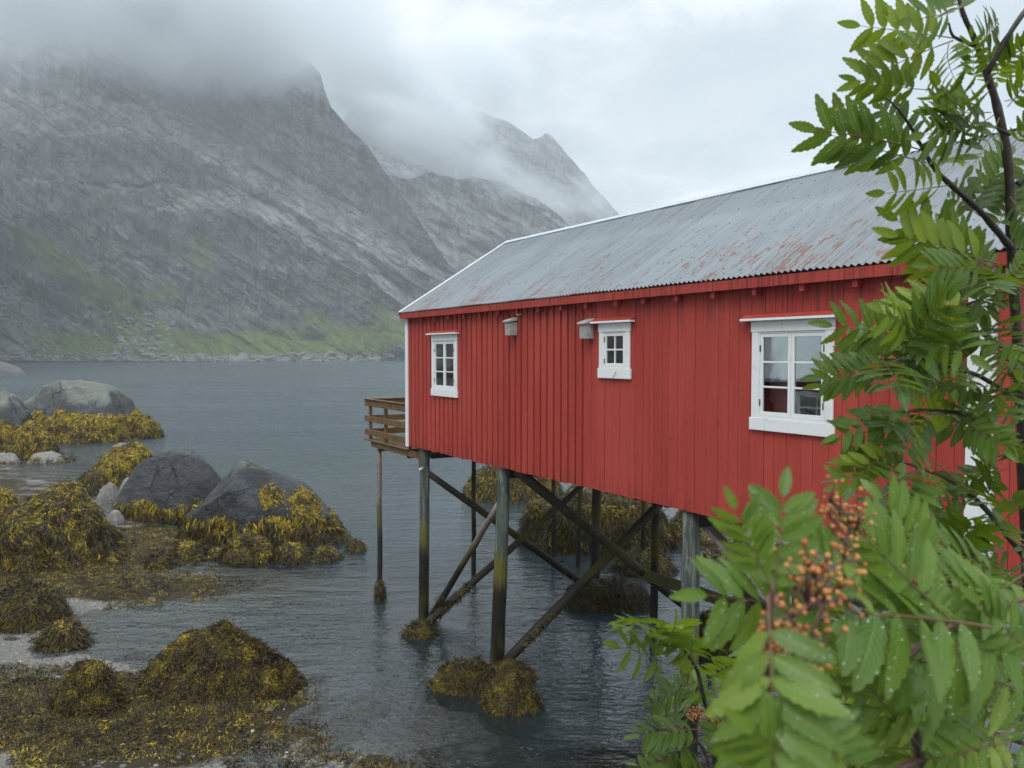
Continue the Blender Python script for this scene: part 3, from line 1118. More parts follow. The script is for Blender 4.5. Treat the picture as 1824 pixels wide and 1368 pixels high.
# ------------------------------------------------------------------ mountains
def mat_mountain():
    m, t = material('mountain_rock')
    p = t.pos()
    g = t.attr('grass', 'Fac')
    st = t.attr('strata', 'Fac')
    n1 = t.noise(t.mapping(p, (0.02, 0.02, 0.02)), 1.0, 8, 0.62, 0.4)
    # water stains run down the faces
    n2 = t.noise(t.mapping(p, (0.14, 0.05, 0.018)), 1.0, 6, 0.62, 0.6)
    # joints along the dipping slabs
    n3 = t.noise(t.mapping(p, (0.022, 0.05, 0.16), rot=(0, math.radians(-33), 0)), 1.0, 8, 0.66, 1.1)
    n4 = t.noise(p, 0.35, 6, 0.7)
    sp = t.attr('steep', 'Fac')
    fc = t.attr('face', 'Vector')          # bearing and height on the face, in tens of metres
    dip = t.mapping(fc, rot=(0, 0, math.radians(33)))
    mid = t.noise(fc, 0.22, 4, 0.55)
    s1 = t.noise(t.mapping(dip, (0.42, 2.3, 1)), 1.0, 9, 0.66, 0.7)
    s2 = t.noise(t.mapping(fc, (2.6, 0.7, 1)), 1.0, 8, 0.68, 0.7)
    crk = t.n('ShaderNodeTexVoronoi', feature='DISTANCE_TO_EDGE'); crk.inputs['Scale'].default_value = 1.0
    wv = t.vmath('ADD', t.mapping(dip, (0.45, 1.5, 1)), t.comb(t.math('MULTIPLY', s2, 1.6), t.math('MULTIPLY', s1, 1.6), 0))
    t.l(wv, crk.inputs['Vector'])
    crack = t.sstep(crk.outputs['Distance'], 0.075, 0.0)
    c = t.mix(t.sstep(n1, 0.3, 0.7), (0.28, 0.29, 0.295), (0.47, 0.48, 0.475))
    c = t.mix(t.math('MULTIPLY', t.sstep(n2, 0.48, 0.62), 0.45), c, (0.075, 0.078, 0.085))
    c = t.mix(t.math('MULTIPLY', t.sstep(n3, 0.44, 0.34), 0.85), c, (0.045, 0.048, 0.055))
    c = t.mix(t.math('MULTIPLY', t.sstep(n4, 0.55, 0.75), 0.4), c, (0.34, 0.33, 0.32))
    c = t.mix(t.math('MULTIPLY', t.sstep(s1, 0.50, 0.36), 0.75), c, (0.060, 0.066, 0.074))
    c = t.mix(t.math('MULTIPLY', t.sstep(s1, 0.56, 0.68), 0.55), c, (0.50, 0.50, 0.50))
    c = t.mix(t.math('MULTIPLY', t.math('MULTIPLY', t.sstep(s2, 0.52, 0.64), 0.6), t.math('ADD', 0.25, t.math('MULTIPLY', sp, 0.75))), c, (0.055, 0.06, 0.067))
    c = t.mix(t.math('MULTIPLY', t.math('MULTIPLY', crack, t.sstep(mid, 0.42, 0.58)), 0.7), c, (0.035, 0.038, 0.043))
    c = t.mix(t.math('MULTIPLY', t.sstep(mid, 0.52, 0.38), 0.35), c, (0.10, 0.105, 0.115))
    # steep faces darkened in colour for their missing shade, seep stains breaking the edge
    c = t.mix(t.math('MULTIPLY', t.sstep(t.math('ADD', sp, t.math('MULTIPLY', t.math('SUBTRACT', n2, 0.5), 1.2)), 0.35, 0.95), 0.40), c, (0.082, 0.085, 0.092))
    gn = t.noise(p, 0.12, 6, 0.7)
    gm = t.sstep(t.math('ADD', g, t.math('MULTIPLY', t.math('SUBTRACT', gn, 0.5), 1.5)), 0.30, 0.48)
    gc = t.mix(t.noise(p, 0.5, 5, 0.7), (0.07, 0.13, 0.014), (0.30, 0.39, 0.04))
    c = t.mix(t.math('MULTIPLY', gm, 0.92), c, gc)
    x, y, z = t.sep(p)
    zz = t.math('ADD', z, t.math('MULTIPLY', t.math('SUBTRACT', n4, 0.5), 3.0))
    c = t.mix(t.sstep(zz, 2.6, 1.6), c, (0.13, 0.085, 0.035))
    c = t.mix(t.sstep(zz, 1.2, 0.6), c, (0.05, 0.045, 0.03))
    h = t.math('ADD', t.math('MULTIPLY', s1, 1.0), t.math('ADD', t.math('MULTIPLY', n4, 0.3), t.math('SUBTRACT', t.math('MULTIPLY', s2, 0.6), t.math('MULTIPLY', crack, 0.25))))
    t.out(t.principled(c, 0.85, t.bump(h, 1.0, 16.0), spec=0.2))
    return m


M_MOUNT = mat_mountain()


def lerp_pts(pts, x):
    xs = [p[0] for p in pts]; ys = [p[1] for p in pts]
    return np.interp(x, xs, ys)


def terrain(name, pxs, sky_pts, base_py, d0_pts, kfun, amp, seed, nrow, grass_fun=None, warp=1.0, rough_sky=4.0):
    """a mountain face laid out by bearing and height: at every bearing the slope climbs from the shore to the crest,
    kfun says how many metres it recedes per unit of height angle (small = cliff, large = ledge or slab)"""
    pxs = np.asarray(pxs, float)
    nc = len(pxs)
    skyy = lerp_pts(sky_pts, pxs) + rough_sky * fbm(np.c_[pxs / 26.0, np.full(nc, seed), np.zeros(nc)], 5, seed + 3, 0.6)
    v = np.linspace(0, 1, nrow)
    PY = base_py + (skyy[None, :] - base_py) * v[:, None]
    PX = np.repeat(pxs[None, :], nrow, 0)
    # kinks in the crest and ledge lines
    wob = fbm(np.c_[PX.ravel() / 90.0, PY.ravel() / 90.0, np.full(PX.size, seed * 3.1)], 5, seed + 50, 0.55).reshape(PX.shape)
    wob2 = fbm(np.c_[PX.ravel() / 25.0, PY.ravel() / 25.0, np.full(PX.size, seed * 3.1)], 4, seed + 70, 0.55).reshape(PX.shape)
    Kk = kfun(PX + 14 * wob, PY + 20 * wob * warp + 7 * wob2)
    dpy = np.abs(np.diff(PY, axis=0))
    D = np.zeros_like(PY)
    D[0] = lerp_pts(d0_pts, pxs)
    D[1:] = D[0][None, :] + np.cumsum(0.5 * (Kk[1:] + Kk[:-1]) * dpy, axis=0)
    # relief: slabs dipping to the right, vertical joints, general roughness
    q = math.radians(31)
    U = (PX * math.cos(q) + PY * math.sin(q)).ravel()
    Vv = (-PX * math.sin(q) + PY * math.cos(q)).ravel()
    z0 = np.zeros(U.size)
    r1 = fbm(np.c_[U / 150, Vv / 38, z0 + seed], 7, seed + 5, 0.56, ridged=True).reshape(PX.shape)
    r2 = fbm(np.c_[PX.ravel() / 26, PY.ravel() / 110, z0 + seed], 6, seed + 9, 0.55, ridged=True).reshape(PX.shape)
    r3 = fbm(np.c_[PX.ravel() / 70, PY.ravel() / 70, z0 + seed], 8, seed + 21, 0.58).reshape(PX.shape)
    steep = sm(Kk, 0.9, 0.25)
    fade = np.clip((base_py - PY) / 25.0, 0.15, 1)
    r4 = fbm(np.c_[PX.ravel() / 60, PY.ravel() / 260, z0 + seed * 2], 5, seed + 33, 0.5, ridged=True).reshape(PX.shape)
    D = D - amp * fade * (0.9 * r1 * (1 - 0.4 * steep) + 0.4 * r2 * (0.2 + steep) + 0.9 * r3 + 0.9 * r4 * steep)
    D = np.maximum.accumulate(D * 1.0 + np.arange(nrow)[:, None] * 1e-3, axis=0) * 0.35 + D * 0.65
    # ray for every vertex
    x = (PX - CX) / FPX; u = (CY - PY) / FPX
    c, s = math.cos(PITCH), math.sin(PITCH)
    yy = c + u * s; zz = -s + u * c
    X = x / yy * D; Z = CAMZ + zz / yy * D
    V = [np.stack([X, D, Z], -1)]
    # foot below the water, back side behind the crest
    foot = np.stack([X[0] / D[0] * (D[0] - 12), D[0] - 12, np.full(nc, -8.0)], -1)[None]
    backs = []
    for k, (dd, f) in enumerate(((20, 0.97), (80, 0.8), (200, 0.5), (420, -0.03))):
        Dn = D[-1] + dd
        backs.append(np.stack([X[-1] / D[-1] * Dn, Dn, Z[-1] * f], -1)[None])
    V = np.concatenate([foot] + V + backs, 0)
    nr = V.shape[0]
    grass = np.zeros((nr, nc))
    face = np.zeros((nr, nc, 3)); face[1:1 + nrow, :, 0] = PX / 24.0; face[1:1 + nrow, :, 1] = -PY / 24.0; face[:, :, 2] = seed
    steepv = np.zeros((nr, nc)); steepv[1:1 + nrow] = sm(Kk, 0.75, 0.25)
    if grass_fun is not None:
        gz = grass_fun(PX, PY, Kk)
        # soil gathers where the face is not too steep
        dz = np.gradient(Z, axis=0); dd = np.gradient(D, axis=0)
        sl = dz / np.maximum(np.abs(dd) + np.abs(dz), 1e-3)
        gz = gz + 0.35 * (0.62 - sl)
        grass[1:1 + nrow] = gz
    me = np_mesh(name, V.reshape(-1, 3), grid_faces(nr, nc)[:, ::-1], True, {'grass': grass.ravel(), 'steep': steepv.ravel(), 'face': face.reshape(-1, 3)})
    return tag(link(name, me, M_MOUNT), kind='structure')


def bump_line(PX, PY, line, above, below, x0=None, x1=None):
    """1 in a band just above a crest line, 0 elsewhere (py grows downwards)"""
    ly = lerp_pts(line, PX)
    d = ly - PY      # > 0 above the line
    w = sm(d, -below, below) * sm(d, above, above * 0.55)
    if x0 is not None: w = w * sm(PX, x0 - 40, x0 + 30)
    if x1 is not None: w = w * sm(PX, x1 + 40, x1 - 30)
    return w


def k_main(PX, PY):
    k = np.full(PX.shape, 0.30)
    # lowest apron of grass and boulders
    k += 0.9 * sm(PY, 588, 612) * sm(PX, -80, 60) * sm(PX, 720, 560)
    k += 0.55 * sm(PY, 540, 600) * sm(PX, 60, 130) * sm(PX, 470, 330)
    # the spur at the far left: a slab
    k += 0.75 * sm(PY - (430 + (PX + 20) * 1.0), -10, 40) * sm(PX, 190, 120)
    # lower nose with its slab on top
    k += 1.0 * bump_line(PX, PY, [(0, 420), (140, 380), (300, 378), (345, 366), (400, 362), (450, 378), (520, 410), (560, 440), (640, 480), (720, 545), (800, 600)], 34, 4, 300)
    # the big slab in the middle
    k += 1.05 * bump_line(PX, PY, [(-100, 190), (0, 235), (80, 232), (160, 240), (240, 236), (330, 262), (400, 300), (480, 345), (560, 395), (640, 440), (700, 470), (800, 560)], 78, 6, -60, 700)
    k += 0.7 * bump_line(PX, PY, [(400, 330), (560, 385), (640, 400), (700, 440), (760, 490), (900, 560)], 30, 5, 590)
    # ledges
    k += 0.7 * bump_line(PX, PY, [(0, 330), (100, 322), (200, 352), (300, 330), (420, 340)], 9, 3, 40, 400)
    k += 0.6 * bump_line(PX, PY, [(0, 500), (130, 490), (230, 470), (330, 505), (420, 520)], 12, 3, 120, 330)
    # above: fairly steep wall up into the cloud
    k += 0.25 * sm(PY, 180, 60)
    return np.clip(k, 0.16, 1.6)


def g_main(PX, PY, K):
    g = np.full(PX.shape, -0.15)
    g += 0.75 * sm(PY, 585, 606) * sm(PX, 90, 200) * sm(PX, 760, 600) * sm(PY, 637, 622)
    g += 0.25 * sm(PY, 560, 600) * sm(PX, 0, 80) * sm(PX, 760, 600) * sm(PY, 637, 622)
    # the green gully running down from the left
    gy = lerp_pts([(0, 405), (60, 435), (120, 480), (190, 540), (260, 590), (330, 620)], PX)
    g += 0.62 * np.exp(-((PY - gy) / 36.0) ** 2) * sm(PX, -10, 40) * sm(PX, 340, 280)
    g += 0.40 * np.exp(-((PY - 520 - (PX - 230) * 0.05) / 22.0) ** 2) * sm(PX, 130, 200) * sm(PX, 340, 300)
    g += 0.30 * np.exp(-((PY - 358) / 26.0) ** 2) * sm(PX, 60, 150) * sm(PX, 420, 300)
    g += 0.33 * np.exp(-((PY - (455 + (PX - 570) * 0.9)) / 16.0) ** 2) * sm(PX, 560, 600)
    g += 0.45 * np.exp(-(((PX - 355) / 30.0) ** 2 + ((PY - 440) / 60.0) ** 2))
    g += 0.40 * np.exp(-(((PX - 560) / 30.0) ** 2 + ((PY - 565) / 24.0) ** 2))
    g += 0.50 * np.exp(-(((PX - 670) / 50.0) ** 2 + ((PY - 590) / 20.0) ** 2))
    g += 0.2 * sm(PY, 330, 480)
    g -= 0.25 * sm(PY, 260, 160)
    return g


terrain('mountain', np.arange(-560, 980, 2.2), [(-560, -260), (0, -240), (250, -160), (420, -20), (480, 72), (515, 92), (552, 112), (570, 128), (578, 160), (590, 192), (625, 232), (655, 262), (690, 312), (720, 352), (760, 415), (800, 470), (860, 540), (980, 610)],
        648, [(-560, 430), (0, 440), (400, 470), (980, 620)], k_main, 20.0, 3, 330, g_main)


def k_second(PX, PY):
    k = np.full(PX.shape, 0.55)
    k += 0.5 * bump_line(PX, PY, [(600, 330), (760, 430), (900, 500), (1100, 580)], 50, 10)
    return np.clip(k, 0.2, 1.6)


terrain('mountain', np.arange(560, 1260, 3.0), [(560, 400), (640, 335), (690, 312), (730, 318), (770, 306), (820, 322), (850, 318), (900, 325), (950, 352), (1000, 388), (1050, 440), (1120, 500), (1260, 600)],
        642, [(560, 640), (900, 720), (1260, 760)], k_second, 26.0, 11, 160, lambda a, b, c: -0.05 + 0.3 * sm(b, 380, 520), rough_sky=6)
terrain('mountain', np.arange(560, 1300, 3.0), [(560, 330), (640, 150), (700, 110), (780, 160), (830, 190), (900, 215), (950, 248), (972, 236), (990, 252), (1012, 280), (1040, 305), (1060, 335), (1100, 380), (1150, 450), (1300, 600)],
        638, [(640, 1150), (1300, 1250)], k_second, 36.0, 23, 130, None, rough_sky=8)
# a hill out of the frame on the left, for the side views and the reflections
def k_hill(PX, PY): return np.full(PX.shape, 0.7)
th = np.linspace(math.radians(35), math.radians(120), 90)
V = []
for k, (dist, hgt) in enumerate(((150, -6), (170, 4), (230, 30), (320, 80), (430, 140), (560, 210), (720, 190), (900, -5))):
    nn = fbm(np.c_[th * 8, np.full(90, k * 0.7), np.zeros(90)], 4, 5)
    dd = dist * (1 + 0.06 * nn)
    V.append(np.c_[-np.sin(th) * dd, np.cos(th) * dd, hgt * (1 + 0.35 * nn)])
tag(link('hill', np_mesh('hill', np.concatenate(V), grid_faces(8, 90), True, {'grass': np.full(720, 0.2), 'face': np.concatenate(V) / 15.0}), M_MOUNT), kind='structure')

M_SHORE = mat_plain('shore_boulder', (0.17, 0.168, 0.165), 0.8, var=0.5)
# scree and boulders strewn over the far shore: far past counting


# ------------------------------------------------------------------ water and sea bed
def mat_water():
    m, t = material('sea_water')
    p = t.pos()
    x, y, z = t.sep(p)
    dist = t.vmath('LENGTH', p)
    rip = t.noise(t.mapping(p, (3.2, 7.5, 1), rot=(0, 0, 0.25)), 1.0, 3, 0.55, 0.5)
    rip2 = t.noise(t.mapping(p, (11, 22, 1), rot=(0, 0, -0.3)), 1.0, 2, 0.5, 0.3)
    swell = t.noise(t.mapping(p, (0.5, 1.6, 1), rot=(0, 0, 0.15)), 1.0, 4, 0.6, 0.3)
    # calm patches among the rocks, livelier water outside
    calm = t.noise(t.mapping(p, (0.12, 0.3, 1)), 1.0, 3, 0.5)
    far = t.sstep(dist, 14.0, 60.0)
    h = t.math('ADD', t.math('MULTIPLY', rip, t.math('ADD', 0.24, t.math('MULTIPLY', far, 0.5))),
               t.math('ADD', t.math('MULTIPLY', rip2, 0.06), t.math('MULTIPLY', swell, t.math('ADD', 0.62, t.math('MULTIPLY', far, 2.6)))))
    h = t.math('MULTIPLY', h, t.math('ADD', 0.45, calm))
    b = t.bump(h, 1.0, 0.10)
    fr = t.n('ShaderNodeFresnel'); fr.inputs[0].default_value = 1.55
    t.l(b, fr.inputs['Normal'])
    gl = t.n('ShaderNodeBsdfGlossy')
    gust = t.sstep(t.noise(t.mapping(p, (0.03, 0.16, 1)), 1.0, 5, 0.65, 0.4), 0.3, 0.7)
    t.l(t.math('ADD', 0.008, t.math('MULTIPLY', far, t.math('ADD', 0.13, t.math('MULTIPLY', gust, 0.07)))), gl.inputs['Roughness'])
    gl.inputs['Color'].default_value = (0.93, 0.95, 0.96, 1)
    t.l(b, gl.inputs['Normal'])
    tr = t.n('ShaderNodeBsdfTransparent'); tr.inputs[0].default_value = (0.88, 0.91, 0.90, 1)
    # the deeper the water under the surface, the more its own murk hides what is in it
    df = t.n('ShaderNodeBsdfDiffuse'); df.inputs[0].default_value = (0.036, 0.054, 0.062, 1)
    mu = t.n('ShaderNodeMixShader')
    dp = t.attr('depth', 'Fac')
    t.l(t.math('MULTIPLY', t.math('SUBTRACT', 1.0, t.math('POWER', 0.22, dp)), 0.96), mu.inputs[0])
    t.l(tr.outputs[0], mu.inputs[1]); t.l(df.outputs[0], mu.inputs[2])
    mx = t.n('ShaderNodeMixShader')
    t.l(fr.outputs[0], mx.inputs[0]); t.l(mu.outputs[0], mx.inputs[1]); t.l(gl.outputs[0], mx.inputs[2])
    t.out(mx.outputs[0])
    return m


M_WATER = mat_water()


def mat_bed():
    m, t = material('sea_bed')
    p = t.pos()
    x, y, z = t.sep(p)
    v = t.n('ShaderNodeTexVoronoi'); v.inputs['Scale'].default_value = 26.0
    t.l(p, v.inputs['Vector'])
    v2 = t.n('ShaderNodeTexVoronoi'); v2.inputs['Scale'].default_value = 60.0
    t.l(p, v2.inputs['Vector'])
    peb = t.ramp(t.sep(v.outputs['Color'])[0], [(0.0, (0.08, 0.078, 0.07)), (0.5, (0.18, 0.175, 0.16)), (0.9, (0.28, 0.27, 0.25)), (0.97, (0.45, 0.43, 0.40))])
    peb2 = t.ramp(t.sep(v2.outputs['Color'])[0], [(0.0, (0.09, 0.085, 0.078)), (0.6, (0.20, 0.19, 0.175)), (1.0, (0.36, 0.34, 0.31))])
    c = t.mix(0.5, peb, peb2)
    c = t.mix(0.25, c, (0.05, 0.048, 0.043))
    n = t.noise(p, 0.8, 5, 0.65)
    w = t.attr('weed', 'Fac')
    wm = t.sstep(t.math('ADD', w, t.math('MULTIPLY', t.math('SUBTRACT', n, 0.5), 1.3)), 0.35, 0.55)
    c = t.mix(wm, c, t.mix(t.noise(p, 9.0, 5, 0.7), (0.010, 0.008, 0.004), (0.05, 0.035, 0.010)))
    # away from the shore: silt, coloured dark for the light lost in deep water
    c = t.mix(t.sstep(z, -0.35, -1.6), c, (0.020, 0.034, 0.040))
    h = t.math('ADD', v.outputs[0], t.math('MULTIPLY', v2.outputs[0], 0.5))
    t.out(t.principled(c, 0.75, t.bump(h, 0.6, 0.03), spec=0.3))
    return m


M_BED = mat_bed()

# shore height field (world metres). Weed banks and gravel beach on the left, deeper to the right and outwards
gx_ = np.concatenate([np.linspace(-60, -14, 30)[:-1], np.linspace(-14, 12, 330), np.linspace(12, 50, 30)[1:]])
gy_ = np.concatenate([np.linspace(-14, 8, 30)[:-1], np.linspace(8, 34, 330), np.linspace(34, 90, 40)[1:]])
GX_, GY_ = np.meshgrid(gx_, gy_)


def bed_height(X, Y):
    sh = X.shape
    x, y = X.ravel(), Y.ravel()
    # distance measure from the left-hand shore line: shore runs from (-1.6, 10.2) to (-12, 28)
    line = lerp_pts([(-20, 4.5), (9.0, 0.2), (10.4, -2.2), (11.5, -3.6), (12.4, -3.2), (13.5, -4.2), (15.0, -6.0), (17.0, -6.4), (19, -6.8), (22, -9.5), (28, -13.0), (40, -26), (90, -60)], y)
    d = line - x           # > 0 on land
    n = fbm(np.c_[x * 0.5, y * 0.5, 0 * x], 5, 31, 0.5)
    n2 = fbm(np.c_[x * 2.2, y * 2.2, 0 * x], 4, 35, 0.5)
    h = np.where(d > 0, 0.035 * d, 0.06 * d)
    h = np.clip(h, -40, 0.5) - 0.12
    h = h - 0.20 * sm(-d, 3, 9) * (-d - 3).clip(0) * 1.0
    h = h + 0.08 * n + 0.03 * n2
    # shoal under the house front: brown weed just under the water
    q = np.exp(-(((x - 2.1) / 3.0) ** 2 + ((y - 10.2) / 1.4) ** 2))
    h = np.maximum(h, -0.02 - 0.7 * (1 - q) + 0.08 * n) * (q > 0.25) + h * (q <= 0.25)
    # rocky shore on the far right behind the stilts
    r = sm(x - (4.6 + 0.0 * y), 0, 6) * sm(y, 15, 24)
    h = h * (1 - r) + r * (0.15 + 0.22 * (x - 5).clip(0) * 0.3 + 0.25 * n)
    h = np.clip(h, -7, 6)
    # the bank the camera and the rowans stand on
    bank = 3.7 - np.sqrt(((x - 2.5) / 5.0).clip(-9, 9) ** 2 * 9 + ((y + 2.5) / 5.2) ** 2 * 9) * 1.0 + 0.9 + 0.15 * n
    bank = np.minimum(bank, 3.65 + 0.06 * n)
    h = np.maximum(h, bank)
    return h.reshape(sh), d.reshape(sh)


HH, DD = bed_height(GX_, GY_)
wn = fbm(np.c_[GX_.ravel() * 0.45, GY_.ravel() * 0.45, np.zeros(GX_.size)], 4, 77).reshape(GX_.shape)
# where weed lies on the flat shore: two banks, with a gravel pool between them
weedm = np.zeros_like(HH)
def blob(cx, cy, rx, ry, rot=0.0):
    c, s = math.cos(rot), math.sin(rot)
    dx, dy = GX_ - cx, GY_ - cy
    return np.exp(-(((dx * c + dy * s) / rx) ** 2 + ((-dx * s + dy * c) / ry) ** 2) * 1.2)
weedm += 1.0 * blob(-7.2, 11.6, 5.0, 1.6, 0.1) + 1.0 * blob(-5.3, 11.1, 1.5, 1.1) + 0.5 * blob(-10.5, 13.2, 2.0, 0.8)
weedm += 1.1 * blob(-11.5, 21.5, 4.5, 4.0) + 0.9 * blob(-8.6, 18.0, 2.6, 1.0) + 0.25 * blob(-4.6, 19.2, 2.2, 0.7)
weedm += 1.4 * blob(2.1, 10.3, 3.4, 1.4) + 0.5 * blob(4.5, 10.3, 3, 1.4)
weedm += 0.7 * blob(5.5, 20, 3.5, 3.5) + 0.6 * blob(8.5, 24, 6, 5)
weedm += 0.5 * (GX_ < -14)
weed_at = weedm.copy()
lift = 0.36 * np.clip(weedm, 0, 1) * (0.6 + 0.6 * wn) * (GX_ < -1.0)
HH = HH + lift
V = np.stack([GX_, GY_, HH], -1).reshape(-1, 3)
bed = tag(link('sea_bed', np_mesh('sea_bed', V, grid_faces(*GX_.shape), True, {'weed': weed_at.ravel()}), M_BED), kind='structure')
wx_ = np.concatenate([[-2200, -400], gx_, [400, 2200]]); wy_ = np.concatenate([[-300], gy_, [300, 2600]])
WX_, WY_ = np.meshgrid(wx_, wy_)
dep = np.full(WX_.shape, 7.0)
dep[1:1 + len(gy_), 2:2 + len(gx_)] = np.clip(-HH, 0, 7)
me = np_mesh('water', np.stack([WX_, WY_, 0 * WX_], -1).reshape(-1, 3), grid_faces(*WX_.shape), True, {'depth': dep.ravel()})
tag(link('water', me, M_WATER), kind='structure')
me = np_mesh('deep_bed', [(-2400, -400, -7.2), (2400, -400, -7.2), (2400, 2800, -7.2), (-2400, 2800, -7.2)], [(0, 1, 2, 3)], False)
tag(link('sea_bed', me, M_BED), kind='structure')


def height_at(x, y):
    x = np.atleast_1d(x); y = np.atleast_1d(y)
    ix = np.clip(np.searchsorted(gx_, x) - 1, 0, len(gx_) - 2)
    iy = np.clip(np.searchsorted(gy_, y) - 1, 0, len(gy_) - 2)
    fx = (x - gx_[ix]) / (gx_[ix + 1] - gx_[ix]); fy = (y - gy_[iy]) / (gy_[iy + 1] - gy_[iy])
    g = lambda A: (A[iy, ix] * (1 - fx) + A[iy, ix + 1] * fx) * (1 - fy) + (A[iy + 1, ix] * (1 - fx) + A[iy + 1, ix + 1] * fx) * fy
    return g(HH), g(weed_at)


# ------------------------------------------------------------------ seaweed
def mat_weed():
    m, t = material('bladderwrack')
    c = t.attr('tint')
    n = t.noise(t.pos(), 55.0, 3, 0.6)
    c = t.mix(1.0, c, t.ramp(n, [(0.3, 0.75), (0.7, 1.2)]), 'MULTIPLY')
    t.out(t.principled(c, 0.5, spec=0.28))
    return m


M_WEED = mat_weed()
RS = np.random.RandomState(12)
# dry tips yellow, wet olive, brown, near black
PAL = np.array([(0.35, 0.25, 0.012), (0.145, 0.115, 0.010), (0.058, 0.046, 0.007), (0.022, 0.019, 0.007), (0.125, 0.06, 0.010), (0.008, 0.007, 0.005)])


def weed_mesh(name, P, N, yellow, L=(0.10, 0.24), width=0.012, flow=None, seg=3, seed=0, curl=0.0, down=1.0):
    """ribbons rooted at P on a surface with normals N. yellow: 0..1 per strand, how dry and yellow the tuft is"""
    n = len(P)
    rs = np.random.RandomState(seed + 5)
    # tufts: neighbours share a bend and a colour
    q = np.c_[P[:, 0] * 2.3, P[:, 1] * 2.3, P[:, 2] * 2.3]
    t1 = np.stack([vnoise(q * 1.7, seed + 1), vnoise(q * 1.7, seed + 2), vnoise(q * 1.7, seed + 3)], 1)
    tuft = vnoise(q * 1.3, seed + 4)
    fine = vnoise(q * 4.0, seed + 6)
    G = np.array([0, 0, -1.0])
    stp = (1 - np.clip(N[:, 2:3], 0, 1))
    tang = G[None] * (down * (0.8 + 2.6 * stp)) + (1.1 + curl) * t1 + (0.55 + curl) * rs.normal(size=(n, 3))
    if flow is not None:
        tang = tang + flow
    tang = tang - N * (tang * N).sum(1, keepdims=True)
    tang /= np.linalg.norm(tang, axis=1, keepdims=True) + 1e-6
    lenv = 0.8 * rs.uniform(L[0], L[1], n)[:, None] * (0.8 + 0.5 * np.clip(fine, -1, 1))[:, None] * (0.85 + 0.6 * stp)
    side = np.cross(tang, N)
    side /= np.linalg.norm(side, axis=1, keepdims=True) + 1e-6
    up0 = rs.uniform(0.15, 0.75, n)[:, None]
    d = tang + N * up0
    d /= np.linalg.norm(d, axis=1, keepdims=True)
    w = width * 0.62 * rs.uniform(0.6, 1.5, n)[:, None]
    tw = rs.uniform(-1, 1, n)[:, None]
    pts = [P.copy() - 0.004 * N]
    cur = P.copy()
    for k in range(seg):
        cur = cur + d * lenv / seg
        pts.append(cur)
        d = d + N * (-0.45 - 0.3 * up0) / seg * 2.2 + (0.42 + 0.3 * curl) * rs.normal(size=(n, 3))
        d /= np.linalg.norm(d, axis=1, keepdims=True)
    V = np.zeros((n, (seg + 1) * 2, 3), np.float32)
    for k, c in enumerate(pts):
        sd = side + N * tw * (k / seg)
        ww = w * (0.55 + 0.9 * math.sin(math.pi * min(0.9, 0.25 + k / seg * 0.7)))
        V[:, 2 * k] = c - sd * ww / 2
        V[:, 2 * k + 1] = c + sd * ww / 2
    base = (np.arange(n) * (seg + 1) * 2)[:, None]
    F = np.concatenate([base + np.array([[2 * k, 2 * k + 1, 2 * k + 3, 2 * k + 2]]) for k in range(seg)], 0)
    # colour
    y = np.clip(yellow - 0.07 + 0.35 * tuft + 0.18 * rs.normal(size=n), 0, 1)
    r = np.clip(0.5 + 0.85 * fine * 0.6 + 0.38 * (rs.rand(n) - 0.5) * 1.3, 0, 1)
    idx = np.where(r < y * 0.75, 0, np.where(r < 0.25 + y * 0.6, 1, np.where(r < 0.62 + y * 0.25, 2, np.where(r < 0.9, 3, 5))))
    idx = np.where((rs.rand(n) < 0.07 + 0.10 * (fine > 0.25)), 4, idx)
    Cc = PAL[idx] * rs.uniform(0.7, 1.3, (n, 1))
    Cv = np.repeat(Cc[:, None, :], (seg + 1) * 2, 1).reshape(-1, 3)
    return np_mesh(name, V.reshape(-1, 3), F, True, {'tint': Cv})


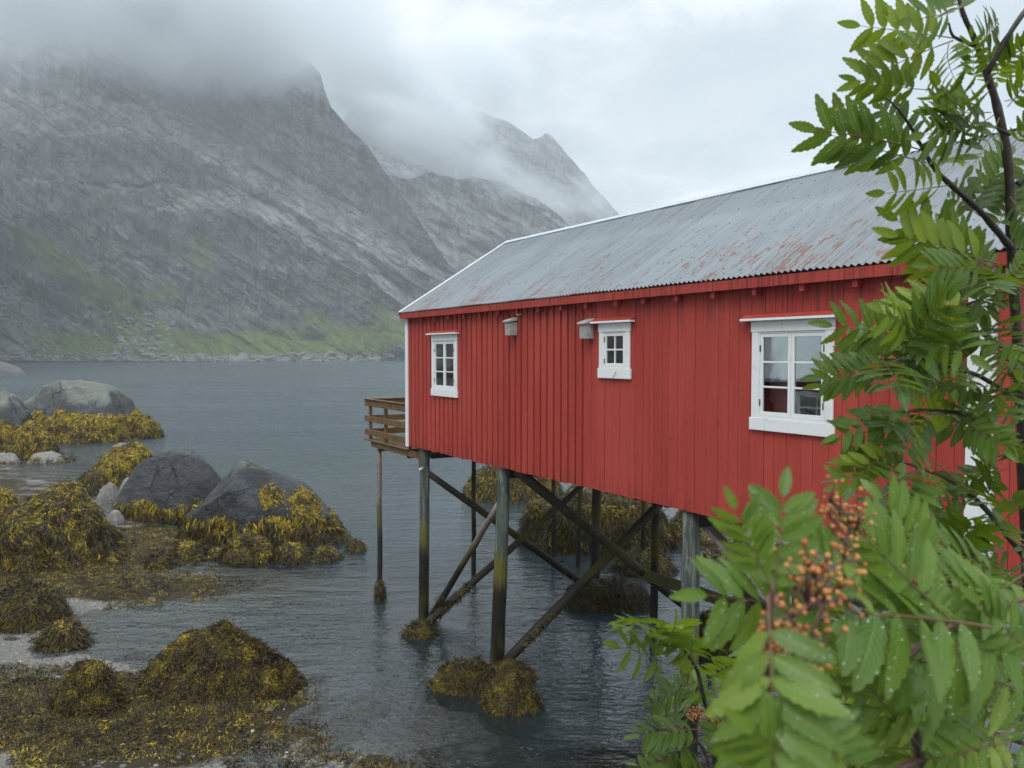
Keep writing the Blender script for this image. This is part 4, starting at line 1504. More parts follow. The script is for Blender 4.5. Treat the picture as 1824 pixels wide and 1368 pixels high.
# ------------------------------------------------------------------ boulders
def mat_boulder():
    m, t = material('shore_rock')
    p = t.pos()
    x, y, z = t.sep(p)
    o = t.coord('Object')
    nrm = t.sep(t.n('ShaderNodeNewGeometry').outputs['Normal'])[2]
    n1 = t.noise(o, 1.1, 7, 0.65, 0.5)
    n2 = t.noise(o, 7.0, 6, 0.7, 0.3)
    n3 = t.noise(t.mapping(o, (2.6, 2.6, 4.2), rot=(0.2, 0.35, 0)), 1.0, 6, 0.65, 0.8)
    wd = t.attr('under', 'Fac')
    n5 = t.noise(o, 26.0, 5, 0.75)
    vc = t.n('ShaderNodeTexVoronoi', feature='DISTANCE_TO_EDGE'); vc.inputs['Scale'].default_value = 0.6
    t.l(t.vmath('ADD', t.mapping(o, (1, 1, 1.8), rot=(0.3, 0.5, 0.2)), t.comb(t.math('MULTIPLY', n2, 0.5), t.math('MULTIPLY', n1, 0.7), t.math('MULTIPLY', n3, 0.5))), vc.inputs['Vector'])
    ck = t.math('MULTIPLY', t.sstep(vc.outputs['Distance'], 0.022, 0.0), t.sstep(n1, 0.42, 0.62))
    c = t.mix(t.sstep(n1, 0.35, 0.65), (0.018, 0.022, 0.027), (0.060, 0.066, 0.074))
    c = t.mix(t.math('MULTIPLY', t.sstep(n3, 0.5, 0.7), 0.5), c, (0.032, 0.034, 0.038))
    c = t.mix(t.math('MULTIPLY', t.sstep(n5, 0.52, 0.66), 0.45), c, (0.12, 0.125, 0.125))
    c = t.mix(t.math('MULTIPLY', t.sstep(n2, 0.45, 0.30), 0.6), c, (0.014, 0.015, 0.017))
    # pale bleached crest with lichen
    zc = t.math('ADD', z, t.math('MULTIPLY', t.math('SUBTRACT', n1, 0.5), 1.6))
    pale = t.math('MULTIPLY', t.sstep(zc, 1.95, 2.6), t.sstep(nrm, 0.35, 0.8))
    c = t.mix(pale, c, t.mix(n2, (0.085, 0.098, 0.088), (0.20, 0.215, 0.19)))
    lich = t.math('MULTIPLY', t.sstep(t.noise(o, 3.1, 6, 0.7), 0.56, 0.66), t.sstep(zc, 1.9, 2.6))
    c = t.mix(t.math('MULTIPLY', lich, 0.8), c, t.mix(n2, (0.13, 0.16, 0.04), (0.42, 0.32, 0.01)))
    c = t.mix(t.math('MULTIPLY', ck, 0.85), c, (0.008, 0.008, 0.009))
    c = t.mix(wd, c, t.mix(n2, (0.016, 0.014, 0.006), (0.06, 0.048, 0.012)))
    h = t.math('SUBTRACT', t.math('ADD', t.math('MULTIPLY', n1, 0.8), t.math('ADD', t.math('MULTIPLY', n2, 0.55), t.math('ADD', t.math('MULTIPLY', n3, 0.6), t.math('MULTIPLY', n5, 0.16)))), t.math('MULTIPLY', ck, 0.5))
    t.out(t.principled(c, t.math('ADD', 0.34, t.math('MULTIPLY', n2, 0.4)), t.bump(h, 1.0, 0.16), spec=0.45))
    return m


M_BOULD = mat_boulder()
M_STONE = mat_plain('pale_stone', (0.20, 0.19, 0.18), 0.6, var=0.5)
_ico = {}


def ico(sub):
    if sub not in _ico:
        bm = bmesh.new()
        bmesh.ops.create_icosphere(bm, subdivisions=sub, radius=1)
        V = np.array([v.co for v in bm.verts]); F = np.array([[v.index for v in f.verts] for f in bm.faces])
        bm.free()
        _ico[sub] = (V, F)
    return _ico[sub]


def boulder(center, size, label, seed=0, rot=0.0, sub=5, rough=0.22, angular=0.35, peak=(0, 0), weed=0.0, weed_top=None, yellow=0.4,
            dens=1600, L=(0.09, 0.22), width=0.013, cat='boulder', group='seaweed covered boulders on the shore', name='boulder', mat=None, flat=0.0, patches=None, tent=None, boxy=1.0, gaps=0.25, lie_down=1.0):
    """size = half axes; weed = how much of the surface below weed_top carries seaweed"""
    V0, F = ico(sub)
    V = V0.copy()
    # angular facets: clip the sphere by random planes
    rs = np.random.RandomState(seed)
    for k in range(int(3 + 12 * angular)):
        nn = rs.normal(size=3); nn[2] = abs(nn[2]) * 0.8; nn /= np.linalg.norm(nn)
        dd = rs.uniform(0.62, 0.9) + 0.25 * (1 - angular)
        s = V @ nn - dd
        V = V - np.clip(s, 0, None)[:, None] * nn[None] * 1.0
    if flat:
        V[:, 2] = np.where(V[:, 2] > 1 - flat, (1 - flat) + (V[:, 2] - (1 - flat)) * 0.25, V[:, 2])
    n = fbm(V0 * 1.6 + seed * 3.3, 6, seed + 2, 0.52)
    n2 = fbm(V0 * 5 + seed, 4, seed + 9, 0.5, ridged=True)
    n3_ = fbm(V0 * np.array([2.2, 2.2, 7.0]) + seed * 1.1, 5, seed + 19, 0.55, ridged=True)
    V = V * (1 + 0.7 * rough * n + rough * 0.25 * n2 + 0.040 * (angular > 0.3) * n3_)[:, None]
    V[:, 0] += peak[0] * np.clip(V[:, 2], 0, 1); V[:, 1] += peak[1] * np.clip(V[:, 2], 0, 1)
    V[:, :2] = (V[:, :2] - (V[:, :2].max(0) + V[:, :2].min(0)) / 2) / ((V[:, :2].max(0) - V[:, :2].min(0)) / 2)
    V[:, 2] /= V[:, 2].max()
    if boxy != 1.0:
        V[:, 2] = np.where(V[:, 2] > 0, np.abs(V[:, 2]) ** boxy, V[:, 2])
    if tent:
        xp, am = tent
        V[:, 2] *= np.where(V[:, 2] > 0, 1 - am * (np.abs(V[:, 0] - xp) / np.where(V[:, 0] > xp, 1 - xp, 1 + xp)).clip(0, 1) ** 0.9, 1)
        V[:, 2] /= V[:, 2].max()
    V = V * np.array(size)[None]
    c, s = math.cos(rot), math.sin(rot)
    R = np.array([[c, -s, 0], [s, c, 0], [0, 0, 1]])
    V = V @ R.T
    cz = center[2]
    tri = V[F]
    FN = np.cross(tri[:, 1] - tri[:, 0], tri[:, 2] - tri[:, 0])
    A = np.linalg.norm(FN, axis=1) / 2
    FN = FN / (2 * A[:, None] + 1e-9)
    wt = weed_top if weed_top is not None else 1.65
    cen = tri.mean(1) + np.array(center)
    wz = wt + (0.35 if wt < 1.2 else 0.75) * fbm(cen * 1.1, 4, seed + 40, 0.5)
    cover = fbm(cen * 1.5, 4, seed + 44, 0.5)
    keep = sm(wz - cen[:, 2], -0.02, 0.10) * (cover > -1 + 2 * gaps * 0.8)
    if patches:
        for (px_, py_, pz_, r) in patches:
            keep = np.maximum(keep, sm(np.linalg.norm(cen - np.array([px_, py_, pz_]), axis=1) + 0.25 * cover, r, r * 0.7))
    keep = keep * (weed > 0) * (cen[:, 2] > -0.12)
    under = np.zeros(len(V)); cnt = np.zeros(len(V))
    for k in range(3):
        np.add.at(under, F[:, k], keep); np.add.at(cnt, F[:, k], 1)
    under /= np.maximum(cnt, 1)
    if weed > 0: under = np.maximum(under, sm(V[:, 2] + cz, 0.12, -0.02))
    me = np_mesh(name, V, F, True, {'under': under})
    o = link(name, me, mat or M_BOULD, loc=center)
    tag(o, label, cat, group)
    if weed > 0:
        up = np.clip(FN[:, 2] + 0.75, 0, 1)
        wgt = A * keep * up
        tot = wgt.sum()
        cnt_ = int(tot * dens * weed * 1.5)
        if cnt_ > 10:
            pr = np.random.RandomState(seed + 77)
            fi = pr.choice(len(F), cnt_, p=wgt / tot)
            a = np.sqrt(pr.rand(cnt_, 1)); b = pr.rand(cnt_, 1)
            P = tri[fi, 0] * (1 - a) + tri[fi, 1] * a * (1 - b) + tri[fi, 2] * a * b
            zz = P[:, 2] + cz
            yl = yellow + 0.45 * sm(zz, wt - 0.7, wt) + 0.25 * (FN[fi, 2] - 0.6) - 0.35 * sm(zz, 0.45, 0.0)
            wm = weed_mesh('seaweed', P, FN[fi], yl, L, width, seed=seed, down=lie_down, curl=1.0 if width < 0.0125 else (0.4 if width < 0.018 else 0.0))
            w = link('seaweed', wm, M_WEED, o)
            tag(w, kind='stuff')
    return o


def bpx(x0, x1, ybase, ytop, depth_frac=0.7, below=0.35, **kw):
    """boulder that spans the pixels x0..x1, meets the water at ybase (front) and reaches up to ytop"""
    fr = on_z((x0 + x1) / 2, ybase, 0.0)
    hw = (x1 - x0) / 2 / FPX * fr.y
    dy = hw * depth_frac
    Y = fr.y + dy * 0.9
    hw = hw * Y / fr.y
    top = at((x0 + x1) / 2, ytop, Y).z
    c = at((x0 + x1) / 2, ybase, Y)
    zc = -below
    return dict(center=(c.x, Y, zc), size=(hw, dy, max(0.1, (top - zc))), **kw)


def B(x0, x1, yb, yt, label, df=0.7, below=0.35, **kw):
    return boulder(label=label, **bpx(x0, x1, yb, yt, df, below), **kw)


WG = 'seaweed covered boulders on the shore'
# far left group
B(20, 272, 790, 676, 'large grey boulder with yellow lichen crest and weed skirt, beside open water', 0.7, 0.5, seed=4, weed=1, weed_top=1.65, yellow=0.75, dens=420, L=(0.2, 0.5), width=0.035, rough=0.12, angular=0.5, peak=(-0.12, 0.1), gaps=0.12)
B(215, 288, 782, 738, 'low rounded rock hung with yellow weed at the tip of the far left headland', 0.8, 0.3, seed=5, weed=1, weed_top=2.2, yellow=0.7, dens=420, L=(0.2, 0.5), width=0.035, rough=0.12, angular=0.2, gaps=0.0)
B(-60, 62, 800, 694, 'blue grey slab rock at the left edge behind the yellow weed boulders', 0.8, 0.5, seed=6, weed=1, weed_top=1.3, yellow=0.6, dens=300, L=(0.2, 0.5), width=0.035, angular=0.7, rough=0.1)
B(-50, 40, 812, 748, 'yellow weed boulder cut by the left edge of the picture', 0.8, 0.4, seed=7, weed=1, weed_top=2.4, yellow=0.8, dens=520, L=(0.2, 0.45), width=0.03, rough=0.1, angular=0.15, gaps=0.0)
B(14, 100, 818, 752, 'rounded boulder thick with yellow weed beside the cleft in the far left headland', 0.8, 0.4, seed=8, weed=1, weed_top=2.4, yellow=0.8, dens=520, L=(0.2, 0.45), width=0.03, rough=0.1, angular=0.15, gaps=0.0)
for k, (a, b_, yb, yt, lb) in enumerate(((-10, 40, 826, 806, 'low pale stone at the foot of the left edge boulders'), (48, 120, 826, 804, 'flat pale rock under the rounded yellow weed boulder'), (92, 136, 822, 802, 'small dark weedy rock beside the flat pale rock'),
                                   (195, 240, 800, 788, 'small brown rock before the far left headland'))):
    B(a, b_, yb, yt, lb, 0.6, 0.2, seed=20 + k, weed=0.6, weed_top=0.25, yellow=0.3, dens=400, L=(0.15, 0.3), width=0.025, rough=0.2, mat=M_STONE if k != 2 else None, group='low stones by the far left headland', sub=4)
# middle group
B(150, 280, 868, 790, 'boulder coated in bright yellow weed, left of the big dark slab', 0.8, 0.4, seed=31, weed=1, weed_top=3, yellow=0.75, dens=760, L=(0.15, 0.35), width=0.022, rough=0.14, angular=0.4, peak=(0.25, 0.1), gaps=0.05)
B(132, 200, 880, 838, 'dark brown weed lump left of the yellow coated boulder', 0.8, 0.3, seed=32, weed=1, weed_top=3, yellow=0.1, dens=700, L=(0.15, 0.35), width=0.022, rough=0.14, gaps=0.1)
B(216, 418, 930, 798, 'big dark slab boulder with green grey top, between two weed boulders', 0.62, 0.5, seed=33, weed=1, weed_top=0.55, yellow=0.2, dens=900, L=(0.15, 0.35), width=0.02, rough=0.10, angular=0.75, flat=0.22, boxy=0.7, tent=(0.1, 0.18), gaps=0.35)
B(302, 660, 978, 818, 'large pointed dark boulder with a band of yellow weed and pale tip', 0.55, 0.5, seed=41, weed=1, weed_top=0.85, yellow=0.3, dens=1000, L=(0.14, 0.32), width=0.018, rough=0.10, angular=0.8, tent=(-0.25, 0.50), boxy=0.55, gaps=0.12,
  patches=[(at(475, 893, 22.6).x, 22.6, 1.2, 0.55), (at(545, 893, 22.6).x, 22.6, 1.15, 0.6), (at(445, 850, 23.4).x, 23.2, 1.75, 0.4), (at(365, 905, 23.4).x, 22.9, 1.1, 0.35), (at(640, 915, 23.4).x, 22.9, 1.1, 0.55)])
for k, (a, b_, yb, yt) in enumerate(((134, 160, 892, 868), (172, 214, 896, 858), (206, 262, 908, 850), (190, 224, 935, 908), (238, 300, 880, 846))):
    B(a, b_, yb, yt, ['small pale stone under the dark weed lump', 'pale cracked rock below the yellow coated boulder', 'pale angular rock at the foot of the big dark slab', 'round grey cobble in the water left of the big dark slab', 'grey wedge rock behind the big dark slab'][k],
      0.8, 0.2, seed=50 + k, weed=0, rough=0.15, angular=0.6, mat=M_STONE, group='pale stones among the boulders', sub=4)
for k, (a, b_, yb, yt) in enumerate(((296, 372, 1000, 966), (358, 420, 996, 972), (392, 500, 1004, 952), (486, 556, 1004, 966), (540, 612, 1002, 972), (612, 656, 984, 962), (254, 312, 1016, 985), (470, 520, 950, 925))):
    B(a, b_, yb, yt, ['low weed lump leftmost in the row before the pointed boulder', 'small weed lump second from left before the pointed boulder', 'largest weed lump in the row before the pointed boulder', 'weed lump right of the largest one before the pointed boulder',
                      'flat weed lump near the right end of the row before the pointed boulder', 'small weed rock standing alone at the pointed boulder\'s right foot', 'low weed mound left of the row, near the weed bank', 'weed lump pressed against the pointed boulder'][k],
      0.8, 0.3, seed=60 + k, weed=1, weed_top=3, yellow=0.35 if k != 6 else 0.3, dens=1100, L=(0.12, 0.3), width=0.017, rough=0.22, angular=0.1, gaps=0.0, sub=4, group='weed lumps before the pointed boulder')
# the weed bank at the left
B(-60, 230, 1035, 868, 'broad mound of yellow and olive weed at the left edge', 0.75, 0.5, seed=71, weed=1, weed_top=3, yellow=0.35, dens=950, L=(0.15, 0.36), width=0.018, rough=0.34, angular=0.4, tent=(-0.2, 0.30), gaps=0.04, peak=(-0.1, 0.1))
B(74, 150, 925, 862, 'yellow crusted rock with a bare grey side, atop the weed mound', 0.7, 0.2, seed=72, weed=1, weed_top=3, yellow=0.85, dens=900, L=(0.12, 0.26), width=0.02, rough=0.16, angular=0.6, gaps=0.35)
B(-40, 44, 930, 868, 'smooth blue grey rock at the left edge, above the weed mound', 0.7, 0.2, seed=73, weed=1, weed_top=1.2, yellow=0.8, dens=700, L=(0.12, 0.26), width=0.02, rough=0.12, angular=0.5, gaps=0.2)
B(-30, 130, 1128, 1040, 'dark shaggy weed boulder at the left edge in front of the gravel pool', 0.8, 0.4, seed=74, weed=1, weed_top=3, yellow=-0.05, dens=1700, L=(0.16, 0.38), width=0.014, rough=0.15, angular=0.1, gaps=0.0)
B(66, 160, 1160, 1105, 'small olive weed hump right of the dark shaggy boulder', 0.8, 0.3, seed=75, weed=1, weed_top=3, yellow=0.2, dens=1700, L=(0.14, 0.34), width=0.014, rough=0.15, angular=0.1, gaps=0.0)
B(180, 546, 1272, 1108, 'large shaggy weed mound nearest the camera on the left shore', 0.62, 0.45, seed=81, weed=1, weed_top=3, yellow=0.16, dens=5200, L=(0.06, 0.17), width=0.0105, rough=0.30, angular=0.5, tent=(0.25, 0.42), gaps=0.0, peak=(0.1, 0.05))
B(88, 230, 1290, 1178, 'low weed shoulder joined to the large shaggy mound', 0.7, 0.35, seed=82, weed=1, weed_top=3, yellow=0.10, dens=4600, L=(0.06, 0.17), width=0.0105, rough=0.26, angular=0.1, gaps=0.0)
# stilt feet
B(756, 900, 1240, 1176, 'weed covered rock under the second front stilt, left part', 0.7, 0.3, seed=91, weed=1, weed_top=3, yellow=-0.1, dens=4200, L=(0.06, 0.16), width=0.010, rough=0.18, angular=0.1, gaps=0.0, group='weed rocks at the feet of the stilts')
B(852, 972, 1275, 1192, 'rounded weed rock under the second front stilt, right part', 0.8, 0.3, seed=92, weed=1, weed_top=3, yellow=-0.15, dens=4200, L=(0.06, 0.16), width=0.010, rough=0.16, angular=0.1, gaps=0.0, group='weed rocks at the feet of the stilts')
B(836, 968, 1226, 1180, 'low weed rock behind the second front stilt', 0.8, 0.3, seed=93, weed=1, weed_top=3, yellow=-0.25, dens=3600, L=(0.06, 0.16), width=0.010, rough=0.16, angular=0.1, gaps=0.0, group='weed rocks at the feet of the stilts')
B(712, 786, 1140, 1104, 'small weed rock under the corner stilt', 0.8, 0.3, seed=94, weed=1, weed_top=3, yellow=-0.05, dens=1800, L=(0.1, 0.26), width=0.012, rough=0.16, angular=0.1, gaps=0.0, group='weed rocks at the feet of the stilts')
B(1000, 1165, 1090, 1036, 'flat weedy islet under the rear corner stilt', 0.55, 0.35, seed=95, weed=1, weed_top=3, yellow=0.0, dens=1500, L=(0.12, 0.28), width=0.013, rough=0.14, angular=0.1, gaps=0.0, flat=0.45, group='weed rocks at the feet of the stilts')
B(1215, 1330, 1175, 1090, 'dark weed rock behind the third front stilt', 0.8, 0.3, seed=96, weed=1, weed_top=3, yellow=-0.4, dens=1500, L=(0.12, 0.28), width=0.013, rough=0.18, angular=0.1, gaps=0.0, group='weed rocks at the feet of the stilts')
# behind the house
B(822, 1005, 896, 822, 'rounded weed boulder behind the stilts, left one', 0.7, 0.4, seed=101, weed=1, weed_top=3, yellow=0.25, dens=650, L=(0.2, 0.45), width=0.022, rough=0.12, angular=0.15, gaps=0.0, group='weed boulders behind the stilts')
B(914, 1200, 988, 882, 'broad flat topped weed boulder behind the stilts', 0.6, 0.4, seed=102, weed=1, weed_top=3, yellow=0.3, dens=1000, L=(0.18, 0.42), width=0.019, rough=0.10, angular=0.3, gaps=0.0, flat=0.35, group='weed boulders behind the stilts')
B(1088, 1212, 1028, 978, 'small weed boulder in front of the broad flat topped one', 0.8, 0.3, seed=103, weed=1, weed_top=3, yellow=0.15, dens=1200, L=(0.15, 0.36), width=0.017, rough=0.14, angular=0.15, gaps=0.0, group='weed boulders behind the stilts')
B(1180, 1330, 975, 895, 'weedy rock behind the third front stilt, with pale patches', 0.8, 0.3, seed=104, weed=1, weed_top=3, yellow=0.25, dens=800, L=(0.15, 0.36), width=0.019, rough=0.2, angular=0.4, gaps=0.3, group='weed boulders behind the stilts')
B(1200, 1420, 1005, 950, 'low pale and brown rock at the shore right of the third front stilt', 0.8, 0.3, seed=105, weed=1, weed_top=3, yellow=0.2, dens=800, L=(0.15, 0.36), width=0.019, rough=0.25, angular=0.4, gaps=0.4, mat=M_STONE, group='weed boulders behind the stilts')
B(1000, 1190, 900, 850, 'pale grey rock seen under the wall behind the flat topped boulder', 0.8, 0.3, seed=106, weed=1, weed_top=0.8, yellow=0.2, dens=500, L=(0.15, 0.36), width=0.02, rough=0.2, angular=0.4, gaps=0.3, mat=M_STONE, group='weed boulders behind the stilts')
def scree():
    V0, F0 = ico(1)
    rs = np.random.RandomState(8)
    n = 1500
    px = rs.uniform(-250, 760, n)
    band = rs.rand(n) ** 1.8 * 14
    chute = (rs.rand(n) < 0.16)
    px = np.where(chute, 225 + rs.normal(size=n) * 22 + rs.uniform(-20, 60, n), px)
    py = np.where(chute, rs.uniform(560, 640, n), 644 - band)
    me_ = bpy.data.objects['mountain'].data
    co = np.empty(len(me_.vertices) * 3, np.float32); me_.vertices.foreach_get('co', co); co = co.reshape(-1, 3)
    bx = (co[:, 0] / co[:, 1] * FPX + CX); by = HOR - (co[:, 2] - CAMZ) / co[:, 1] * FPX
    sel = (by > 540) & (by < 660) & (co[:, 1] < 640)
    bx, by, cs = bx[sel], by[sel], co[sel]
    idx = np.array([np.argmin((bx - a) ** 2 + 4 * (by - b) ** 2) for a, b in zip(px, py)])
    C3 = cs[idx]
    sz = rs.lognormal(-0.15, 0.55, n).clip(0.4, 3.4)
    S3 = np.stack([sz * rs.uniform(0.8, 1.7, n), sz, sz * rs.uniform(0.5, 0.9, n)], 1)
    jit = 1 + 0.22 * rs.normal(size=(n, len(V0), 1))
    V = V0[None] * jit * S3[:, None, :] + C3[:, None, :]
    return np_mesh('scree', V.reshape(-1, 3), (F0[None] + (np.arange(n) * len(V0))[:, None, None]).reshape(-1, 3), False)


tag(link('scree', scree(), M_SHORE), 'grey boulders and scree along the far shore', 'scree', kind='stuff')
# a bare headland far out on the left
boulder((at(-30, 655, 190).x, 190, -1.5), (9.5, 8, 5.4), 'bare pink grey rock far out at the left edge of the water', seed=110, weed=0, rough=0.12, angular=0.5, mat=M_SHORE, group=None, cat='rock')
# weed round the deck post
def foot_weed(px, py, r, h, seed):
    b = on_z(px, py, 0)
    n = 500
    rs = np.random.RandomState(seed)
    a = rs.uniform(0, 2 * math.pi, n); z = rs.uniform(0.0, h, n)
    rr = 0.055 + 0.035 * np.sin(z / h * math.pi)
    P = np.c_[rr * np.cos(a), rr * np.sin(a), z]
    N = np.c_[np.cos(a), np.sin(a), 0.2 * np.ones(n)]
    return weed_mesh('seaweed_tuft', P, N, np.full(n, -0.1), (0.10, 0.22), 0.014, seed=seed), b


me, b_ = foot_weed(677, 1068, 0.1, 0.5, 3)
w = link('seaweed', me, M_WEED, deck); w.matrix_parent_inverse = Matrix.Identity(4)
w.matrix_local = Matrix.Translation(deck.location).inverted() if False else (Matrix.Translation(deck.location) @ Matrix.Rotation(HROT, 4, 'Z')).inverted() @ Matrix.Translation((b_.x, b_.y, -0.05))
tag(w, kind='stuff')
# weed hanging from the feet of the braces and stilts
def brace_weed(a, b, r, n, seed, f0, f1):
    a, b = HM @ Vector(a), HM @ Vector(b)
    rs = np.random.RandomState(seed)
    k = rs.uniform(f0, f1, n)[:, None]
    A, Bv = np.array(a), np.array(b)
    d = (Bv - A) / np.linalg.norm(Bv - A)
    s = np.cross(d, [0, 0, 1]); s /= np.linalg.norm(s); t = np.cross(s, d)
    an = rs.uniform(0, 2 * math.pi, n)[:, None]
    N = s * np.cos(an) + t * np.sin(an)
    P = A + (Bv - A) * k + N * r * 0.95
    me = weed_mesh('brace_weed', P, N, np.full(n, -0.15), (0.06, 0.17), 0.012, seed=seed)
    return me


HWI = HM.inverted()
for j, (a, b, f0, f1, n) in enumerate(((on_s(1182, 890, P2s - 0.05), on_s(901, 1178, P2s - 0.05), 0.72, 0.92, 420), (on_s(750, 834, P1s - 0.17), on_s(1048, 1046, P1s - 0.17), 0.80, 0.99, 350),
                                   (on_s(1046, 857, P1s + 0.16), on_s(744, 1124, P1s + 0.16), 0.72, 0.96, 700), (on_s(921, 839, P2s + 0.17), on_s(1290, 1136, P2s + 0.17), 0.85, 1.0, 200), (from_px(889, 897, 0.10), from_px(764, 1106, 0.30), 0.72, 0.98, 300))):
    w = link('brace_seaweed', brace_weed(a, b, 0.08, n, 200 + j, f0, f1), M_WEED, house)
    w.matrix_local = HWI
    tag(w, kind='stuff')

# weed over the flat shore
def ground_weed():
    rs = np.random.RandomState(9)
    n = 260000
    x = rs.uniform(-12, 0.5, n); y = rs.uniform(9.2, 30, n)
    keepnear = rs.rand(n) < np.clip(15.0 / y, 0.2, 1) ** 1.2
    inview = (np.abs(x) / y < 0.75)
    x, y = x[keepnear & inview], y[keepnear & inview]
    h, w = height_at(x, y)
    nn = fbm(np.c_[x * 1.2, y * 1.2, 0 * x], 4, 91)
    k = ((w + 0.75 * nn) > 0.42) & (h > -0.30)
    x, y, h = x[k], y[k], h[k]
    nn = nn[k]
    e = 0.05
    hx, _ = height_at(x + e, y); hy, _ = height_at(x, y + e)
    N = np.c_[-(hx - h) / e, -(hy - h) / e, np.ones(len(x))]
    N /= np.linalg.norm(N, axis=1, keepdims=True)
    P = np.c_[x, y, h + 0.005]
    yl = 0.13 + 0.35 * fbm(np.c_[x * 0.5, y * 0.5, 0 * x], 3, 17) + 0.25 * sm(y, 18, 24) * (y > 18)
    return weed_mesh('seaweed', P, N, yl, (0.09, 0.24), 0.012, seed=9, curl=0.8)


tag(link('seaweed', ground_weed(), M_WEED), 'carpet of olive and yellow seaweed over the gravel shore', 'seaweed', kind='stuff')

# loose pebbles on the gravel at the left
def pebbles():
    V0, F0 = ico(1)
    rs = np.random.RandomState(4)
    n = 2600
    x = rs.uniform(-8.5, 0.5, n); y = rs.uniform(9.6, 18, n)
    h, w = height_at(x, y)
    k = (h > -0.35) & (w < 0.75)
    x, y, h = x[k], y[k], h[k]; n = len(x)
    sz = rs.lognormal(-3.75, 0.45, n).clip(0.01, 0.09)
    S3 = np.stack([sz * rs.uniform(0.8, 1.5, n), sz * rs.uniform(0.7, 1.2, n), sz * rs.uniform(0.4, 0.7, n)], 1)
    V = V0[None] * S3[:, None, :] + np.stack([x, y, h + 0.0 * sz], 1)[:, None, :]
    F = F0[None] + (np.arange(n) * len(V0))[:, None, None]
    col = np.array([0.10, 0.096, 0.088])[None] * rs.lognormal(0, 0.55, n)[:, None]
    return np_mesh('pebbles', V.reshape(-1, 3), F.reshape(-1, 3), True, {'tint': np.repeat(col.clip(0, 0.5), len(V0), 0)})


tag(link('gravel', pebbles(), M_WEED), 'loose pebbles on the shallow gravel bottom', 'gravel', kind='stuff')
# ------------------------------------------------------------------ air: haze box and the clouds on the tops
hz = MB(); hz.box((-1500, -60, -9), (1500, 1800, 560))
m, t = material('haze_air')
pv = t.n('ShaderNodeVolumePrincipled')
pv.inputs['Color'].default_value = (0.92, 0.965, 1.0, 1)
pv.inputs['Density'].default_value = 0.00045
pv.inputs['Anisotropy'].default_value = 0.2
t.out(None, pv.outputs[0])
tag(hz.build('haze', m), kind='stuff')


def cloud(px, py, D, rx, ry, rd, dens, label, seed=0, tilt=0.0, soft=0.9, nscale=1.5, col=(0.93, 0.97, 1.0)):
    c = at(px, py, D)
    sx, sz = rx / FPX * D, ry / FPX * D
    V0, F = ico(3)
    me = np_mesh('cloud', V0 * 1.0, F, True)
    m, t = material('cloud_mist')
    o = t.coord('Object')
    r = t.vmath('LENGTH', o)
    p = t.pos()
    n = t.noise(t.mapping(p, (0.006 * nscale, 0.004 * nscale, 0.010 * nscale), loc=(seed * 1.7, seed * 0.9, seed)), 1.0, 4, 0.55, 0.5)
    # wisps: the noise eats into the ball from its rim
    f = t.math('SUBTRACT', t.math('ADD', t.math('SUBTRACT', 1.0, r), t.math('MULTIPLY', t.math('SUBTRACT', n, 0.5), 2.4)), 0.10)
    f = t.math('MULTIPLY', t.sstep(f, 0.0, soft), t.sstep(r, 1.0, 0.65))
    pv = t.n('ShaderNodeVolumePrincipled')
    pv.inputs['Color'].default_value = (*col, 1)
    pv.inputs['Anisotropy'].default_value = 0.2
    t.l(t.math('MULTIPLY', f, dens), pv.inputs['Density'])
    t.out(None, pv.outputs[0])
    ob = link('cloud', me, m)
    ob.location = c
    ob.scale = (sx, rd, sz)
    ob.rotation_euler = (0, tilt, 0)
    tag(ob, label, 'cloud', 'low clouds on the mountain tops', 'stuff')


cloud(230, -30, 690, 640, 215, 210, 0.030, 'grey cloud bank hiding the summit at the upper left', 1, 0.10)
cloud(20, 70, 600, 260, 120, 120, 0.008, 'thin mist over the upper left rock face', 2)
cloud(430, 70, 690, 150, 120, 120, 0.022, 'mist tongue hanging over the shoulder of the main ridge', 3, 0.5)
cloud(660, 130, 960, 330, 150, 150, 0.030, 'grey cloud streaming off the main ridge to the right', 5, 0.5)
cloud(745, 222, 880, 230, 88, 110, 0.034, 'bright cloud filling the gap between the two ridges', 6, 0.5)
cloud(915, 325, 900, 170, 58, 80, 0.020, 'low mist lying along the second ridge', 7, 0.5)
cloud(840, 130, 1090, 170, 85, 100, 0.022, 'cloud veil around the far peak', 8, 0.5)
cloud(1060, 345, 1240, 110, 60, 90, 0.010, 'faint mist at the right foot of the far peak', 9, 0.6)
